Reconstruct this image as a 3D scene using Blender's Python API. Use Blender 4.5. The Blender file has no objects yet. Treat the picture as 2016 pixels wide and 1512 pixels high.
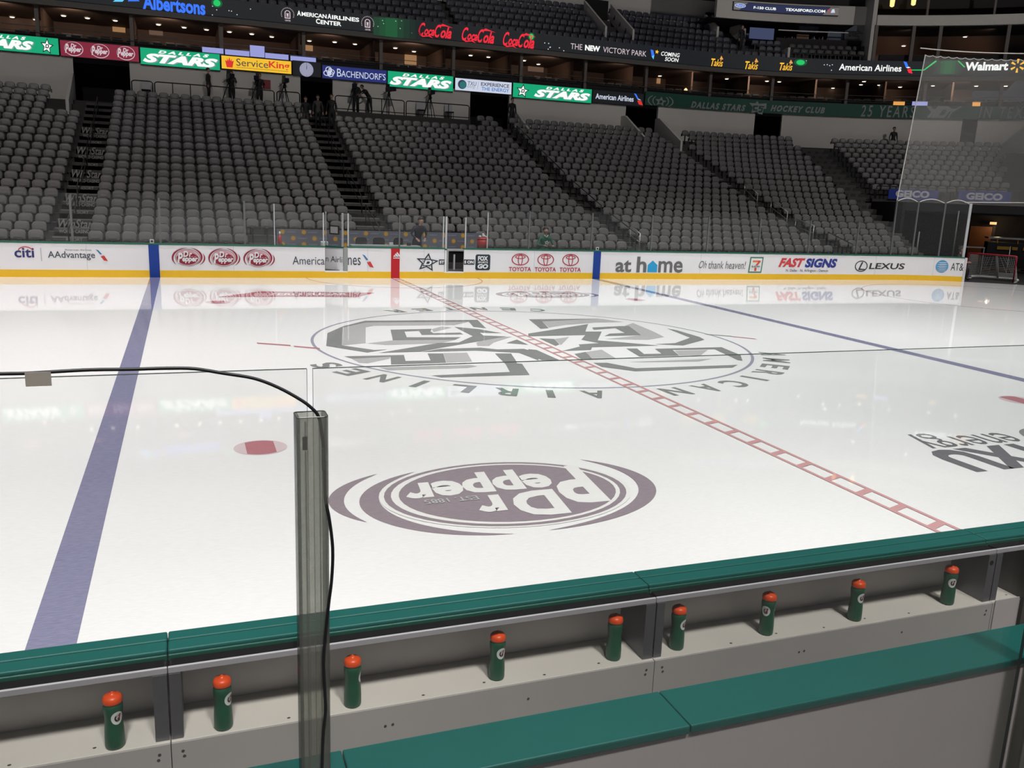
import bpy, bmesh, math, random
from mathutils import Vector, Matrix
random.seed(7)
SC = bpy.context.scene
COL = SC.collection
PI = math.pi

# ---------------------------------------------------------------- camera
W, H, FPX = 2016.0, 1512.0, 1703.6
CAM = Vector((-6.8413, -3.9330, 3.0306))
YAW, PITCH, ROLL = 0.364009, -0.215887, 0.039515
_f = Vector((math.sin(YAW)*math.cos(PITCH), math.cos(YAW)*math.cos(PITCH), math.sin(PITCH)))
_r = Vector((math.cos(YAW), -math.sin(YAW), 0.0))
_u = _r.cross(_f)
_c, _s = math.cos(ROLL), math.sin(ROLL)
CR, CU = _c*_r + _s*_u, -_s*_r + _c*_u
cd = bpy.data.cameras.new('camera'); cam = bpy.data.objects.new('camera', cd); COL.objects.link(cam)
cd.sensor_width = 36.0; cd.lens = FPX/W*36.0; cd.clip_end = 400; cd.clip_start = 0.05
m = Matrix((CR, CU, -_f)).transposed().to_4x4(); m.translation = CAM
cam.matrix_world = m
SC.camera = cam

# ---------------------------------------------------------------- world, exposure, arena lights and added fill spots
SC.view_settings.view_transform = 'Standard'; SC.view_settings.look = 'None'
SC.view_settings.exposure = 0.0; SC.view_settings.gamma = 1.0
try: SC.view_settings.use_curve_mapping = False
except Exception: pass
wd = bpy.data.worlds.new('world'); SC.world = wd; wd.use_nodes = True
wd.node_tree.nodes['Background'].inputs[0].default_value = (0.75, 0.8, 1.0, 1)
wd.node_tree.nodes['Background'].inputs[1].default_value = 0.03
def spot(x, y, z, tx, ty, tz, power, deg, blend, col, r=0.6):
    l = bpy.data.lights.new('arena_and_fill_light', 'SPOT'); o = bpy.data.objects.new('arena_and_fill_light', l); COL.objects.link(o)  # shared by arena lamps and the fill spots added for boards and suites
    l.energy = power; l.spot_size = math.radians(deg); l.spot_blend = blend; l.color = col; l.shadow_soft_size = r
    o.location = (x, y, z)
    o.rotation_euler = (Vector((tx, ty, tz)) - o.location).to_track_quat('-Z', 'Y').to_euler()
HOUSE_P = 11000.0
BOARD_FILL_P = 6500.0
RINK_P, STAND_P, NEAR_P = 8500.0, 5600.0, 21000.0
for i, x in enumerate((-22, -11, 0, 11, 22)):
    for y in (4, 13, 22):
        c = (1.0, 0.935, 0.93) if x < -8 else ((0.985, 1.0, 0.985) if x < 12 else (1.0, 0.965, 0.95))
        spot(x, y, 27, x*0.93, 13+(y-13)*0.85, 0, RINK_P, 66, 0.75, c)
for x in (-18, -6, 6, 18, 28):
    spot(x, 6, 27, x*1.05, 31, 1.5, STAND_P*1.4, 46, 1.0, (1.0, 0.95, 0.91))

for x in (-14, -5, 4, 13, 22):
    spot(x, 0, 26, x*1.05, 26.4, -0.5, BOARD_FILL_P, 22, 1.0, (1.0, 0.98, 0.98))  # added fill spots, only there to brighten the far boards
for x in (-14, 2, 18, 34):
    spot(x, 4, 27, x*1.1, 48, 14.0, HOUSE_P, 36, 1.0, (1.0, 0.95, 0.9))
for x in (-15, -9, -3, 3):
    spot(x, -16, 27, x*0.9-1, -1.2, 1.0, NEAR_P, 20, 0.9, (1.0, 0.955, 0.92), 1.6)

# ---------------------------------------------------------------- picture rays onto real surfaces
def ray(px, py):
    d = _f + CR*((px-W/2)/FPX) - CU*((py-H/2)/FPX)
    return d
def on_z(px, py, z):
    d = ray(px, py); return CAM + d*((z-CAM.z)/d.z)
def on_y(px, py, y):
    d = ray(px, py); return CAM + d*((y-CAM.y)/d.y)
BY, CX, CY, CRAD = 25.91, 21.95, 17.38, 8.53       # far boards, corner centre and radius
def ring(s, off, z):
    """point at run s along the far side, off metres outside the boards"""
    if s <= CX: return Vector((s, BY+off, z))
    R = CRAD+off; t = (s-CX)/R
    return Vector((CX+R*math.sin(t), CY+R*math.cos(t), z))
def on_ring(px, py, off):
    d = ray(px, py); P = CAM + d*((BY+off-CAM.y)/d.y)
    if P.x <= CX: return P.x, P.z
    R = CRAD+off; ox, oy = CAM.x-CX, CAM.y-CY
    a = d.x*d.x+d.y*d.y; b = 2*(ox*d.x+oy*d.y); c = ox*ox+oy*oy-R*R
    P = CAM + d*((-b+math.sqrt(b*b-4*a*c))/(2*a))
    return CX+R*math.atan2(P.x-CX, P.y-CY), P.z
def pol(deg, R, z):
    t = math.radians(deg); return Vector((CX+R*math.sin(t), CY+R*math.cos(t), z))
def s_of(deg, off): return CX+(CRAD+off)*math.radians(deg)

# ---------------------------------------------------------------- materials
def lin(v):
    v = v/255.0
    return v/12.92 if v <= 0.04045 else ((v+0.055)/1.055)**2.4
def rgb(r, g, b): return (lin(r), lin(g), lin(b), 1.0)
MATS = {}
def mat(name, col, rough=0.5, metal=0.0, spec=0.5, noise=0.0, scale=8.0, coat=0.0, emit=None, es=1.0, bump=0.0):
    if name in MATS: return MATS[name]
    M = bpy.data.materials.new(name); M.use_nodes = True; nt = M.node_tree
    b = nt.nodes['Principled BSDF']
    b.inputs['Base Color'].default_value = col; b.inputs['Roughness'].default_value = rough
    b.inputs['Metallic'].default_value = metal; b.inputs['Specular IOR Level'].default_value = spec
    if coat: b.inputs['Coat Weight'].default_value = coat; b.inputs['Coat Roughness'].default_value = 0.05
    if emit: b.inputs['Emission Color'].default_value = emit; b.inputs['Emission Strength'].default_value = es
    if noise or bump:
        tc = nt.nodes.new('ShaderNodeTexCoord'); n = nt.nodes.new('ShaderNodeTexNoise')
        n.inputs['Scale'].default_value = scale; n.inputs['Detail'].default_value = 5
        nt.links.new(tc.outputs['Object'], n.inputs['Vector'])
        if noise:
            r = nt.nodes.new('ShaderNodeMapRange'); r.inputs['To Min'].default_value = 1-noise; r.inputs['To Max'].default_value = 1+noise
            nt.links.new(n.outputs['Fac'], r.inputs['Value'])
            x = nt.nodes.new('ShaderNodeVectorMath'); x.operation = 'SCALE'; x.inputs[0].default_value = col[:3]
            nt.links.new(r.outputs['Result'], x.inputs['Scale']); nt.links.new(x.outputs['Vector'], b.inputs['Base Color'])
        if bump:
            bp = nt.nodes.new('ShaderNodeBump'); bp.inputs['Strength'].default_value = bump; bp.inputs['Distance'].default_value = 0.002
            nt.links.new(n.outputs['Fac'], bp.inputs['Height']); nt.links.new(bp.outputs['Normal'], b.inputs['Normal'])
    MATS[name] = M
    return M
def glow(name, col, s=1.0):
    return mat(name, (0.01, 0.01, 0.01, 1), 0.6, emit=col, es=s)
def ice_mat(name, col, noise=0.03, scale=0.35, scratch=0.05):
    """frozen surface: colour under a glossy skin, long faint skate scratches"""
    if name in MATS: return MATS[name]
    M = bpy.data.materials.new(name); M.use_nodes = True; nt = M.node_tree; L = nt.links.new
    b = nt.nodes['Principled BSDF']; b.inputs['IOR'].default_value = 1.31; b.inputs['Roughness'].default_value = 0.032
    tc = nt.nodes.new('ShaderNodeTexCoord')
    n = nt.nodes.new('ShaderNodeTexNoise'); n.inputs['Scale'].default_value = scale; n.inputs['Detail'].default_value = 4
    L(tc.outputs['Object'], n.inputs['Vector'])
    mp = nt.nodes.new('ShaderNodeMapping'); mp.inputs['Scale'].default_value = (14, 90, 1); mp.inputs['Rotation'].default_value = (0, 0, 0.5)
    L(tc.outputs['Object'], mp.inputs['Vector'])
    n2 = nt.nodes.new('ShaderNodeTexNoise'); n2.inputs['Scale'].default_value = 1.0; n2.inputs['Detail'].default_value = 6; n2.inputs['Distortion'].default_value = 0.6
    L(mp.outputs['Vector'], n2.inputs['Vector'])
    r1 = nt.nodes.new('ShaderNodeMapRange'); r1.inputs['To Min'].default_value = 1-noise; r1.inputs['To Max'].default_value = 1+noise
    L(n.outputs['Fac'], r1.inputs['Value'])
    r2 = nt.nodes.new('ShaderNodeMapRange'); r2.inputs['From Min'].default_value = 0.35; r2.inputs['From Max'].default_value = 0.75
    r2.inputs['To Min'].default_value = 1-scratch; r2.inputs['To Max'].default_value = 1+scratch
    L(n2.outputs['Fac'], r2.inputs['Value'])
    mu = nt.nodes.new('ShaderNodeMath'); mu.operation = 'MULTIPLY'; L(r1.outputs[0], mu.inputs[0]); L(r2.outputs[0], mu.inputs[1])
    x = nt.nodes.new('ShaderNodeVectorMath'); x.operation = 'SCALE'; x.inputs[0].default_value = col[:3]
    L(mu.outputs[0], x.inputs['Scale']); L(x.outputs['Vector'], b.inputs['Base Color'])
    bp = nt.nodes.new('ShaderNodeBump'); bp.inputs['Strength'].default_value = 0.008; bp.inputs['Distance'].default_value = 0.001
    L(n2.outputs['Fac'], bp.inputs['Height']); L(bp.outputs['Normal'], b.inputs['Normal'])
    MATS[name] = M
    return M
def glass_mat(name, tint, haze=0.0, hazecol=(0.5, 0.5, 0.5, 1), gloss=1.0, rough=0.02):
    """clear sheet: see-through, with Fresnel reflection and a little scattered dust"""
    if name in MATS: return MATS[name]
    M = bpy.data.materials.new(name); M.use_nodes = True; nt = M.node_tree; L = nt.links.new
    nt.nodes.remove(nt.nodes['Principled BSDF']); out = nt.nodes['Material Output']
    t = nt.nodes.new('ShaderNodeBsdfTransparent'); t.inputs[0].default_value = tint
    g = nt.nodes.new('ShaderNodeBsdfGlossy'); g.inputs['Roughness'].default_value = rough; g.inputs[0].default_value = (gloss, gloss, gloss, 1)
    fr = nt.nodes.new('ShaderNodeFresnel'); ge = nt.nodes.new('ShaderNodeNewGeometry'); io = nt.nodes.new('ShaderNodeMapRange')
    io.inputs['To Min'].default_value = 1.35; io.inputs['To Max'].default_value = 1/1.35
    L(ge.outputs['Backfacing'], io.inputs['Value']); L(io.outputs[0], fr.inputs[0])
    mx = nt.nodes.new('ShaderNodeMixShader'); L(fr.outputs[0], mx.inputs[0]); L(t.outputs[0], mx.inputs[1]); L(g.outputs[0], mx.inputs[2])
    if haze:
        d = nt.nodes.new('ShaderNodeBsdfDiffuse'); d.inputs[0].default_value = hazecol
        tc = nt.nodes.new('ShaderNodeTexCoord'); n = nt.nodes.new('ShaderNodeTexNoise'); n.inputs['Scale'].default_value = 9.0; n.inputs['Detail'].default_value = 6
        L(tc.outputs['Object'], n.inputs['Vector'])
        r = nt.nodes.new('ShaderNodeMapRange'); r.inputs['To Min'].default_value = haze*0.6; r.inputs['To Max'].default_value = haze*1.4
        L(n.outputs['Fac'], r.inputs['Value'])
        m2 = nt.nodes.new('ShaderNodeMixShader'); L(r.outputs[0], m2.inputs[0]); L(mx.outputs[0], m2.inputs[1]); L(d.outputs[0], m2.inputs[2]); mx = m2
    L(mx.outputs[0], out.inputs['Surface'])
    MATS[name] = M
    return M

# ---------------------------------------------------------------- object helpers
class MB:
    """collects shapes; build() links them as ONE mesh object"""
    def __init__(s): s.v, s.f, s.m = [], [], []
    def add(s, V, F, k=0):
        n = len(s.v); s.v += [Vector(p) for p in V]
        s.f += [tuple(i+n for i in f) for f in F]; s.m += [k]*len(F)
        return s
    def box(s, x0, x1, y0, y1, z0, z1, k=0):
        V = [(x, y, z) for z in (z0, z1) for y in (y0, y1) for x in (x0, x1)]
        return s.add(V, [(0, 2, 3, 1), (4, 5, 7, 6), (0, 1, 5, 4), (2, 6, 7, 3), (0, 4, 6, 2), (1, 3, 7, 5)], k)
    def rbox(s, s0, s1, o0, o1, z0, z1, k=0):
        """box that follows the curve of the boards"""
        n = 1 if s1 <= CX else max(1, int((s1-max(s0, CX))/0.5)+1)
        cut = [s0] + ([CX] if s0 < CX < s1 else []) + [max(s0, CX)+(s1-max(s0, CX))*i/n for i in range(1, n)] + [s1]
        mid = (o0+o1)/2
        def pt(q, o, z):
            if q <= CX: return ring(q, o, z)
            return ring(CX+(q-CX)*(CRAD+o)/(CRAD+mid), o, z)
        V = []
        for q in cut: V += [pt(q, o0, z0), pt(q, o1, z0), pt(q, o1, z1), pt(q, o0, z1)]
        F = [(0, 1, 2, 3), tuple(4*(len(cut)-1)+i for i in (3, 2, 1, 0))]
        for i in range(len(cut)-1):
            a = 4*i
            for j in range(4): F.append((a+j, a+4+j, a+4+(j+1) % 4, a+(j+1) % 4))
        return s.add(V, F, k)
    def tube(s, pts, r, n=8, k=0, cap=True):
        pts = [Vector(p) for p in pts]; V, F = [], []
        prev = None
        for i, p in enumerate(pts):
            t = (pts[min(i+1, len(pts)-1)]-pts[max(i-1, 0)]).normalized()
            if prev is None:
                a = Vector((0, 0, 1)) if abs(t.z) < 0.9 else Vector((1, 0, 0)); u = t.cross(a).normalized()
            else:
                u = (prev-t*prev.dot(t)).normalized()
            prev = u; w = t.cross(u)
            rr = r[i] if isinstance(r, (list, tuple)) else r
            V += [p+u*(math.cos(2*PI*j/n)*rr)+w*(math.sin(2*PI*j/n)*rr) for j in range(n)]
        for i in range(len(pts)-1):
            for j in range(n): F.append((i*n+j, i*n+(j+1) % n, (i+1)*n+(j+1) % n, (i+1)*n+j))
        if cap: F += [tuple(range(n-1, -1, -1)), tuple((len(pts)-1)*n+j for j in range(n))]
        return s.add(V, F, k)
    def lathe(s, prof, c=(0, 0, 0), n=20, k=0, sx=1.0, sy=1.0):
        V, F = [], []; c = Vector(c)
        for r, z in prof: V += [c+Vector((math.cos(2*PI*j/n)*r*sx, math.sin(2*PI*j/n)*r*sy, z)) for j in range(n)]
        for i in range(len(prof)-1):
            for j in range(n): F.append((i*n+j, i*n+(j+1) % n, (i+1)*n+(j+1) % n, (i+1)*n+j))
        F += [tuple(range(n-1, -1, -1)), tuple((len(prof)-1)*n+j for j in range(n))]
        return s.add(V, F, k)
    def beam(s, a, b, w, d=None, k=0, up=(0, 0, 1)):
        a, b = Vector(a), Vector(b); t = (b-a).normalized(); u = t.cross(Vector(up))
        if u.length < 1e-4: u = t.cross(Vector((0, 1, 0)))
        u.normalize(); q = u.cross(t); d = d or w; V = []
        for p in (a, b): V += [p+u*(i*w/2)+q*(j*d/2) for i, j in ((-1, -1), (1, -1), (1, 1), (-1, 1))]
        return s.add(V, [(3, 2, 1, 0), (4, 5, 6, 7), (0, 1, 5, 4), (1, 2, 6, 5), (2, 3, 7, 6), (3, 0, 4, 7)], k)
    def build(s, name, mats, parent=None, smooth=False, bevel=0.0, org=None):
        o0 = Vector(org) if org is not None else (parent_loc(parent) if parent else Vector((0, 0, 0)))
        me = bpy.data.meshes.new(name); me.from_pydata([tuple(p-o0) for p in s.v], [], s.f)
        for mm in (mats if isinstance(mats, (list, tuple)) else [mats]): me.materials.append(mm)
        me.polygons.foreach_set('material_index', s.m)
        if smooth: me.polygons.foreach_set('use_smooth', [True]*len(s.f))
        me.update()
        o = bpy.data.objects.new(name, me); COL.objects.link(o)
        if parent: o.parent = parent
        else: o.location = o0
        if bevel:
            b = o.modifiers.new('bevel', 'BEVEL'); b.width = bevel; b.segments = 2; b.limit_method = 'ANGLE'
        return o
def parent_loc(p):
    v = Vector((0, 0, 0))
    while p: v += p.location; p = p.parent
    return v
def tag(o, label=None, cat=None, group=None, kind=None):
    if label: o['label'] = label
    if cat: o['category'] = cat
    if group: o['group'] = group
    if kind: o['kind'] = kind
    return o
def thing(name, loc, label, cat, group=None, rz=0.0):
    o = bpy.data.objects.new(name, None); COL.objects.link(o); o.location = loc; o.rotation_euler.z = rz
    o.empty_display_size = 0.1
    return tag(o, label, cat, group)
def struct(mb, name, mats, label=None, **kw):
    o = mb.build(name, mats, **kw); o['kind'] = 'structure'
    if label: o['label'] = label
    return o
def dup(root, loc=None, rz=None):
    c = root.copy(); COL.objects.link(c)
    if loc is not None: c.location = loc
    if rz is not None: c.rotation_euler.z = rz
    for ch in root.children:
        d = ch.copy(); COL.objects.link(d); d.parent = c
        for g in ch.children:
            e = g.copy(); COL.objects.link(e); e.parent = d
    return c

# ---------------------------------------------------------------- flat lettering and emblems
_flat = {}
def _mesh_of(cu):
    o = bpy.data.objects.new('tmp', cu); COL.objects.link(o)
    dg = bpy.context.evaluated_depsgraph_get(); dg.update()
    ev = o.evaluated_get(dg); me = ev.to_mesh()
    V = [(v.co.x, v.co.y) for v in me.vertices]; F = [tuple(p.vertices) for p in me.polygons]
    ev.to_mesh_clear(); bpy.data.objects.remove(o); bpy.data.curves.remove(cu)
    return V, F
def text(body, bold=0.0, shear=0.0, space=1.0):
    key = (body, bold, shear, space)
    if key not in _flat:
        cu = bpy.data.curves.new('t', 'FONT'); cu.body = body; cu.size = 1; cu.offset = bold; cu.shear = shear
        cu.space_character = space; cu.resolution_u = 3; cu.fill_mode = 'BOTH'
        V, F = _mesh_of(cu)
        x0, x1 = min(v[0] for v in V), max(v[0] for v in V); y0, y1 = min(v[1] for v in V), max(v[1] for v in V)
        _flat[key] = ([((v[0]-x0)/(x1-x0), (v[1]-y0)/(y1-y0)) for v in V], F)
    return _flat[key]
def poly(rings):
    cu = bpy.data.curves.new('p', 'CURVE'); cu.dimensions = '2D'; cu.fill_mode = 'BOTH'
    for R in rings:
        sp = cu.splines.new('POLY'); sp.points.add(len(R)-1); sp.use_cyclic_u = True
        for q, p in zip(sp.points, R): q.co = (p[0], p[1], 0, 1)
    return _mesh_of(cu)
def ell(cx, cy, rx, ry, n=40, a0=0.0, a1=2*PI, rot=0.0):
    full = abs(a1-a0-2*PI) < 1e-6
    out = []
    for i in range(n if full else n+1):
        a = a0+(a1-a0)*i/n; x, y = rx*math.cos(a), ry*math.sin(a)
        out.append((cx+x*math.cos(rot)-y*math.sin(rot), cy+x*math.sin(rot)+y*math.cos(rot)))
    return out
def rect(x0, y0, x1, y1): return [(x0, y0), (x1, y0), (x1, y1), (x0, y1)]
def crescent(cx, cy, rx, ry, cx2, cy2, rx2, ry2, a0, a1, n=30):
    A = ell(cx, cy, rx, ry, n, a0, a1); B = ell(cx2, cy2, rx2, ry2, n, a0, a1)
    return A+B[::-1]
def put(fl, box):
    V, F = fl; u0, v0, u1, v1 = box
    return [(u0+(u1-u0)*x, v0+(v1-v0)*y) for x, y in V], F
def comet(cx, cy, rx, ry, th, a0, a1, n=36):
    A = ell(cx, cy, rx, ry, n, a0, a1); B = []
    for i in range(n+1):
        k = 1-th*math.sin(PI*i/n)**.8; a = a0+(a1-a0)*i/n
        B.append((cx+rx*k*math.cos(a), cy+ry*k*math.sin(a)))
    return A+B[1:-1][::-1]
class Logo:
    """layers of flat shapes in a unit square"""
    def __init__(s): s.L = []
    def t(s, m, body, box, bold=0.0, shear=0.0, space=1.0): s.L.append((m, put(text(body, bold, shear, space), box))); return s
    def p(s, m, *rings): s.L.append((m, poly(rings))); return s
    def on(s, name, mapper, parent):
        mb = MB(); mats = []
        for i, (m, (V, F)) in enumerate(s.L):
            if m not in mats: mats.append(m)
            P = [mapper(x, y, i) for x, y in V]
            if F:
                a, b, c = (P[k] for k in F[0][:3]); nrm = (b-a).cross(c-a)
                want = mapper(0.5, 0.5, 1)-mapper(0.5, 0.5, 0)
                if nrm.dot(want) < 0: F = [tuple(reversed(f)) for f in F]
            mb.add(P, F, mats.index(m))
        return mb.build(name, mats, parent)
def ringmap(s0, s1, z0, z1, off, step=0.003):
    return lambda u, v, k: ring(s0+(s1-s0)*u, off-step*(k+1), z0+(z1-z0)*v)
def pxring(x0, x1, yc0, yc1, off, step=0.004):
    """box seen at columns x0..x1 with top yc0 and bottom yc1 at its middle column"""
    ym = (yc0+yc1)/2; xm = (x0+x1)/2
    s0 = on_ring(x0, ym, off)[0]; s1 = on_ring(x1, ym, off)[0]
    return ringmap(s0, s1, on_ring(xm, yc1, off)[1], on_ring(xm, yc0, off)[1], off, step)
def icemap(x0, x1, y0, y1, turn=True):
    if turn: return lambda u, v, k: Vector((x1-(x1-x0)*u, y1-(y1-y0)*v, 0.002+0.0008*k))
    return lambda u, v, k: Vector((x0+(x1-x0)*u, y0+(y1-y0)*v, 0.002+0.0008*k))
# ================================================================ materials used throughout
ICE = ice_mat('ice_white', (0.80, 0.80, 0.79, 1))
P_BLUE = ice_mat('ice_paint_blue', (0.235, 0.235, 0.35, 1), 0.05, 0.6, 0.16)
P_LILAC = ice_mat('ice_paint_lilac', (0.33, 0.335, 0.40, 1), 0.05, 0.6, 0.1)
P_RED = ice_mat('ice_paint_red', (0.58, 0.325, 0.325, 1), 0.05, 0.6, 0.1)
P_ROSE = ice_mat('ice_paint_rose', (0.46, 0.19, 0.21, 1), 0.05, 0.6, 0.1)
P_PALE = ice_mat('ice_paint_pale_rose', (0.66, 0.54, 0.55, 1), 0.03)
P_MAROON = ice_mat('ice_paint_plum', (0.285, 0.24, 0.265, 1), 0.06, 0.7, 0.12)
P_DARK = ice_mat('ice_paint_charcoal', (0.25, 0.26, 0.25, 1), 0.08, 0.7, 0.12)
P_GREY = ice_mat('ice_paint_grey', (0.46, 0.46, 0.455, 1), 0.05, 0.7, 0.08)
P_INK = ice_mat('ice_paint_ink', (0.16, 0.155, 0.17, 1), 0.08, 0.7, 0.12)
P_CREAM = ice_mat('ice_paint_white', (0.78, 0.78, 0.75, 1))
WHITE = mat('board_white', rgb(236, 235, 238), 0.3, noise=0.03, scale=1.5)
CAPG = mat('cap_green_far', rgb(30, 100, 78), 0.35, noise=0.1, scale=3)
YEL = mat('kick_yellow', rgb(238, 190, 40), 0.35, noise=0.05, scale=2)
BLUE = mat('stripe_blue', rgb(20, 62, 150), 0.35, noise=0.04)
RED = mat('stripe_red', rgb(190, 30, 40), 0.35, noise=0.04)
GREYW = mat('seam_grey', rgb(190, 190, 195), 0.5, noise=0.05)
K = lambda n, r, g, b: mat('print_'+n, rgb(r, g, b), 0.45, noise=0.02)
INK = K('charcoal', 78, 82, 92); NAVY = K('navy', 48, 52, 110); MARO = K('maroon', 150, 36, 58); SKY = K('sky', 40, 160, 215)
AABL = K('tail_blue', 60, 120, 175); AARD = K('tail_red', 205, 60, 60); TXT = K('slate', 62, 70, 82); PAPER = K('paper', 232, 232, 234)
TOYR = K('crimson', 180, 50, 66); GRY = K('mid_grey', 105, 106, 108); BLK = K('black', 52, 52, 55); LBL = K('globe_blue', 90, 160, 208)
GRN7 = K('shop_green', 70, 125, 95); RED7 = K('shop_red', 214, 80, 62); ORA7 = K('shop_orange', 235, 130, 60); FSR = K('sign_red', 212, 70, 75); FSB = K('sign_blue', 45, 60, 145)
DARKN = K('dark_navy', 40, 52, 62); PINK = K('pale_rose', 214, 160, 170)

# ================================================================ the ice sheet
m = MB()
prof = [(-20.0, -0.1), (-20.0, BY)] + [(CX+(CRAD)*math.sin(math.radians(a)), CY+CRAD*math.cos(math.radians(a))) for a in range(0, 91, 3)] + [(30.48, -0.1)]
m.add([(x, y, 0) for x, y in prof] + [(x, y, -0.05) for x, y in prof], [tuple(range(len(prof)-1, -1, -1))])
ice = struct(m, 'ice_floor', ICE, 'white ice sheet with painted lines and sponsor emblems')

def ice_lines():
    def strip(name, x0, x1, mm, y0=-0.1, y1=BY):
        MB().add([(x0, y0, .002), (x1, y0, .002), (x1, y1, .002), (x0, y1, .002)], [(0, 1, 2, 3)]).build(name, mm, ice)
    strip('blue_line', -7.925, -7.62, P_BLUE); strip('blue_line', 7.62, 7.925, P_BLUE)
    # ladder-like centre line
    c = MB()
    for x0, x1 in ((-.152, -.10), (.10, .152)):
        c.add([(x0, -.1, .0048), (x1, -.1, .0048), (x1, BY, .0048), (x0, BY, .0048)], [(0, 1, 2, 3)])
    y = 0.04
    while y < BY-.2:
        c.add([(-.10, y, .0048), (.10, y+.07, .0048), (.10, y+.17, .0048), (-.10, y+.10, .0048)], [(0, 1, 2, 3)]); y += .497
    c.build('centre_line', P_RED, ice)
    for cx, cy in ((-6.1, 6.25), (6.1, 6.25), (-6.1, 19.66), (6.1, 19.66)):
        dotl = Logo()
        dotl.p(P_PALE, ell(.5, .5, .5, .5)).p(P_ROSE, ell(.5, .5, .46, .46, a0=-2.2, a1=-.94)+ell(.5, .5, .46, .46, a0=.94, a1=2.2))
        dotl.on('faceoff_dot', icemap(cx-.305, cx+.305, cy-.305, cy+.305), ice)
    # officials' half circle at the far boards, goal-side circle lines
    a = MB()
    V = [(r*math.cos(t), BY+r*math.sin(t), .003) for t in [PI+PI*i/40 for i in range(41)] for r in (3.02, 3.07)]
    a.add(V, [(2*i, 2*i+1, 2*i+3, 2*i+2) for i in range(40)]).build('referee_crease', P_RED, ice)
    a = MB()
    for cx, cy in ((21.0, 19.66),):
        V = [(cx+r*math.cos(t), cy+r*math.sin(t), .003) for t in [2*PI*i/72 for i in range(73)] for r in (4.53, 4.58)]
        a.add(V, [(2*i, 2*i+1, 2*i+3, 2*i+2) for i in range(72)])
    a.build('faceoff_circle', P_RED, ice)
    V = [(r*math.cos(t), 12.955+r*math.sin(t), .0022) for t in [2*PI*i/120 for i in range(121)] for r in (4.53, 4.59)]
    MB().add(V, [(2*i, 2*i+1, 2*i+3, 2*i+2) for i in range(120)]).build('centre_circle', P_LILAC, ice)
    # small dark ticks outside the centre circle
    for pts in (((-5.6, 13.3), (-5.0, 12.95)), ((-4.95, 12.85), (-4.5, 12.55)), ((4.5, 13.15), (5.0, 12.8)), ((4.95, 12.78), (5.35, 12.4))):
        (xa, ya), (xb, yb) = pts
        MB().add([(xa, ya, .003), (xb, yb, .003), (xb, yb+.14, .003), (xa, ya+.14, .003)], [(0, 1, 2, 3)]).build('ice_tick', P_ROSE if abs(xa) > 4.9 else P_DARK, ice)
ice_lines()

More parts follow.
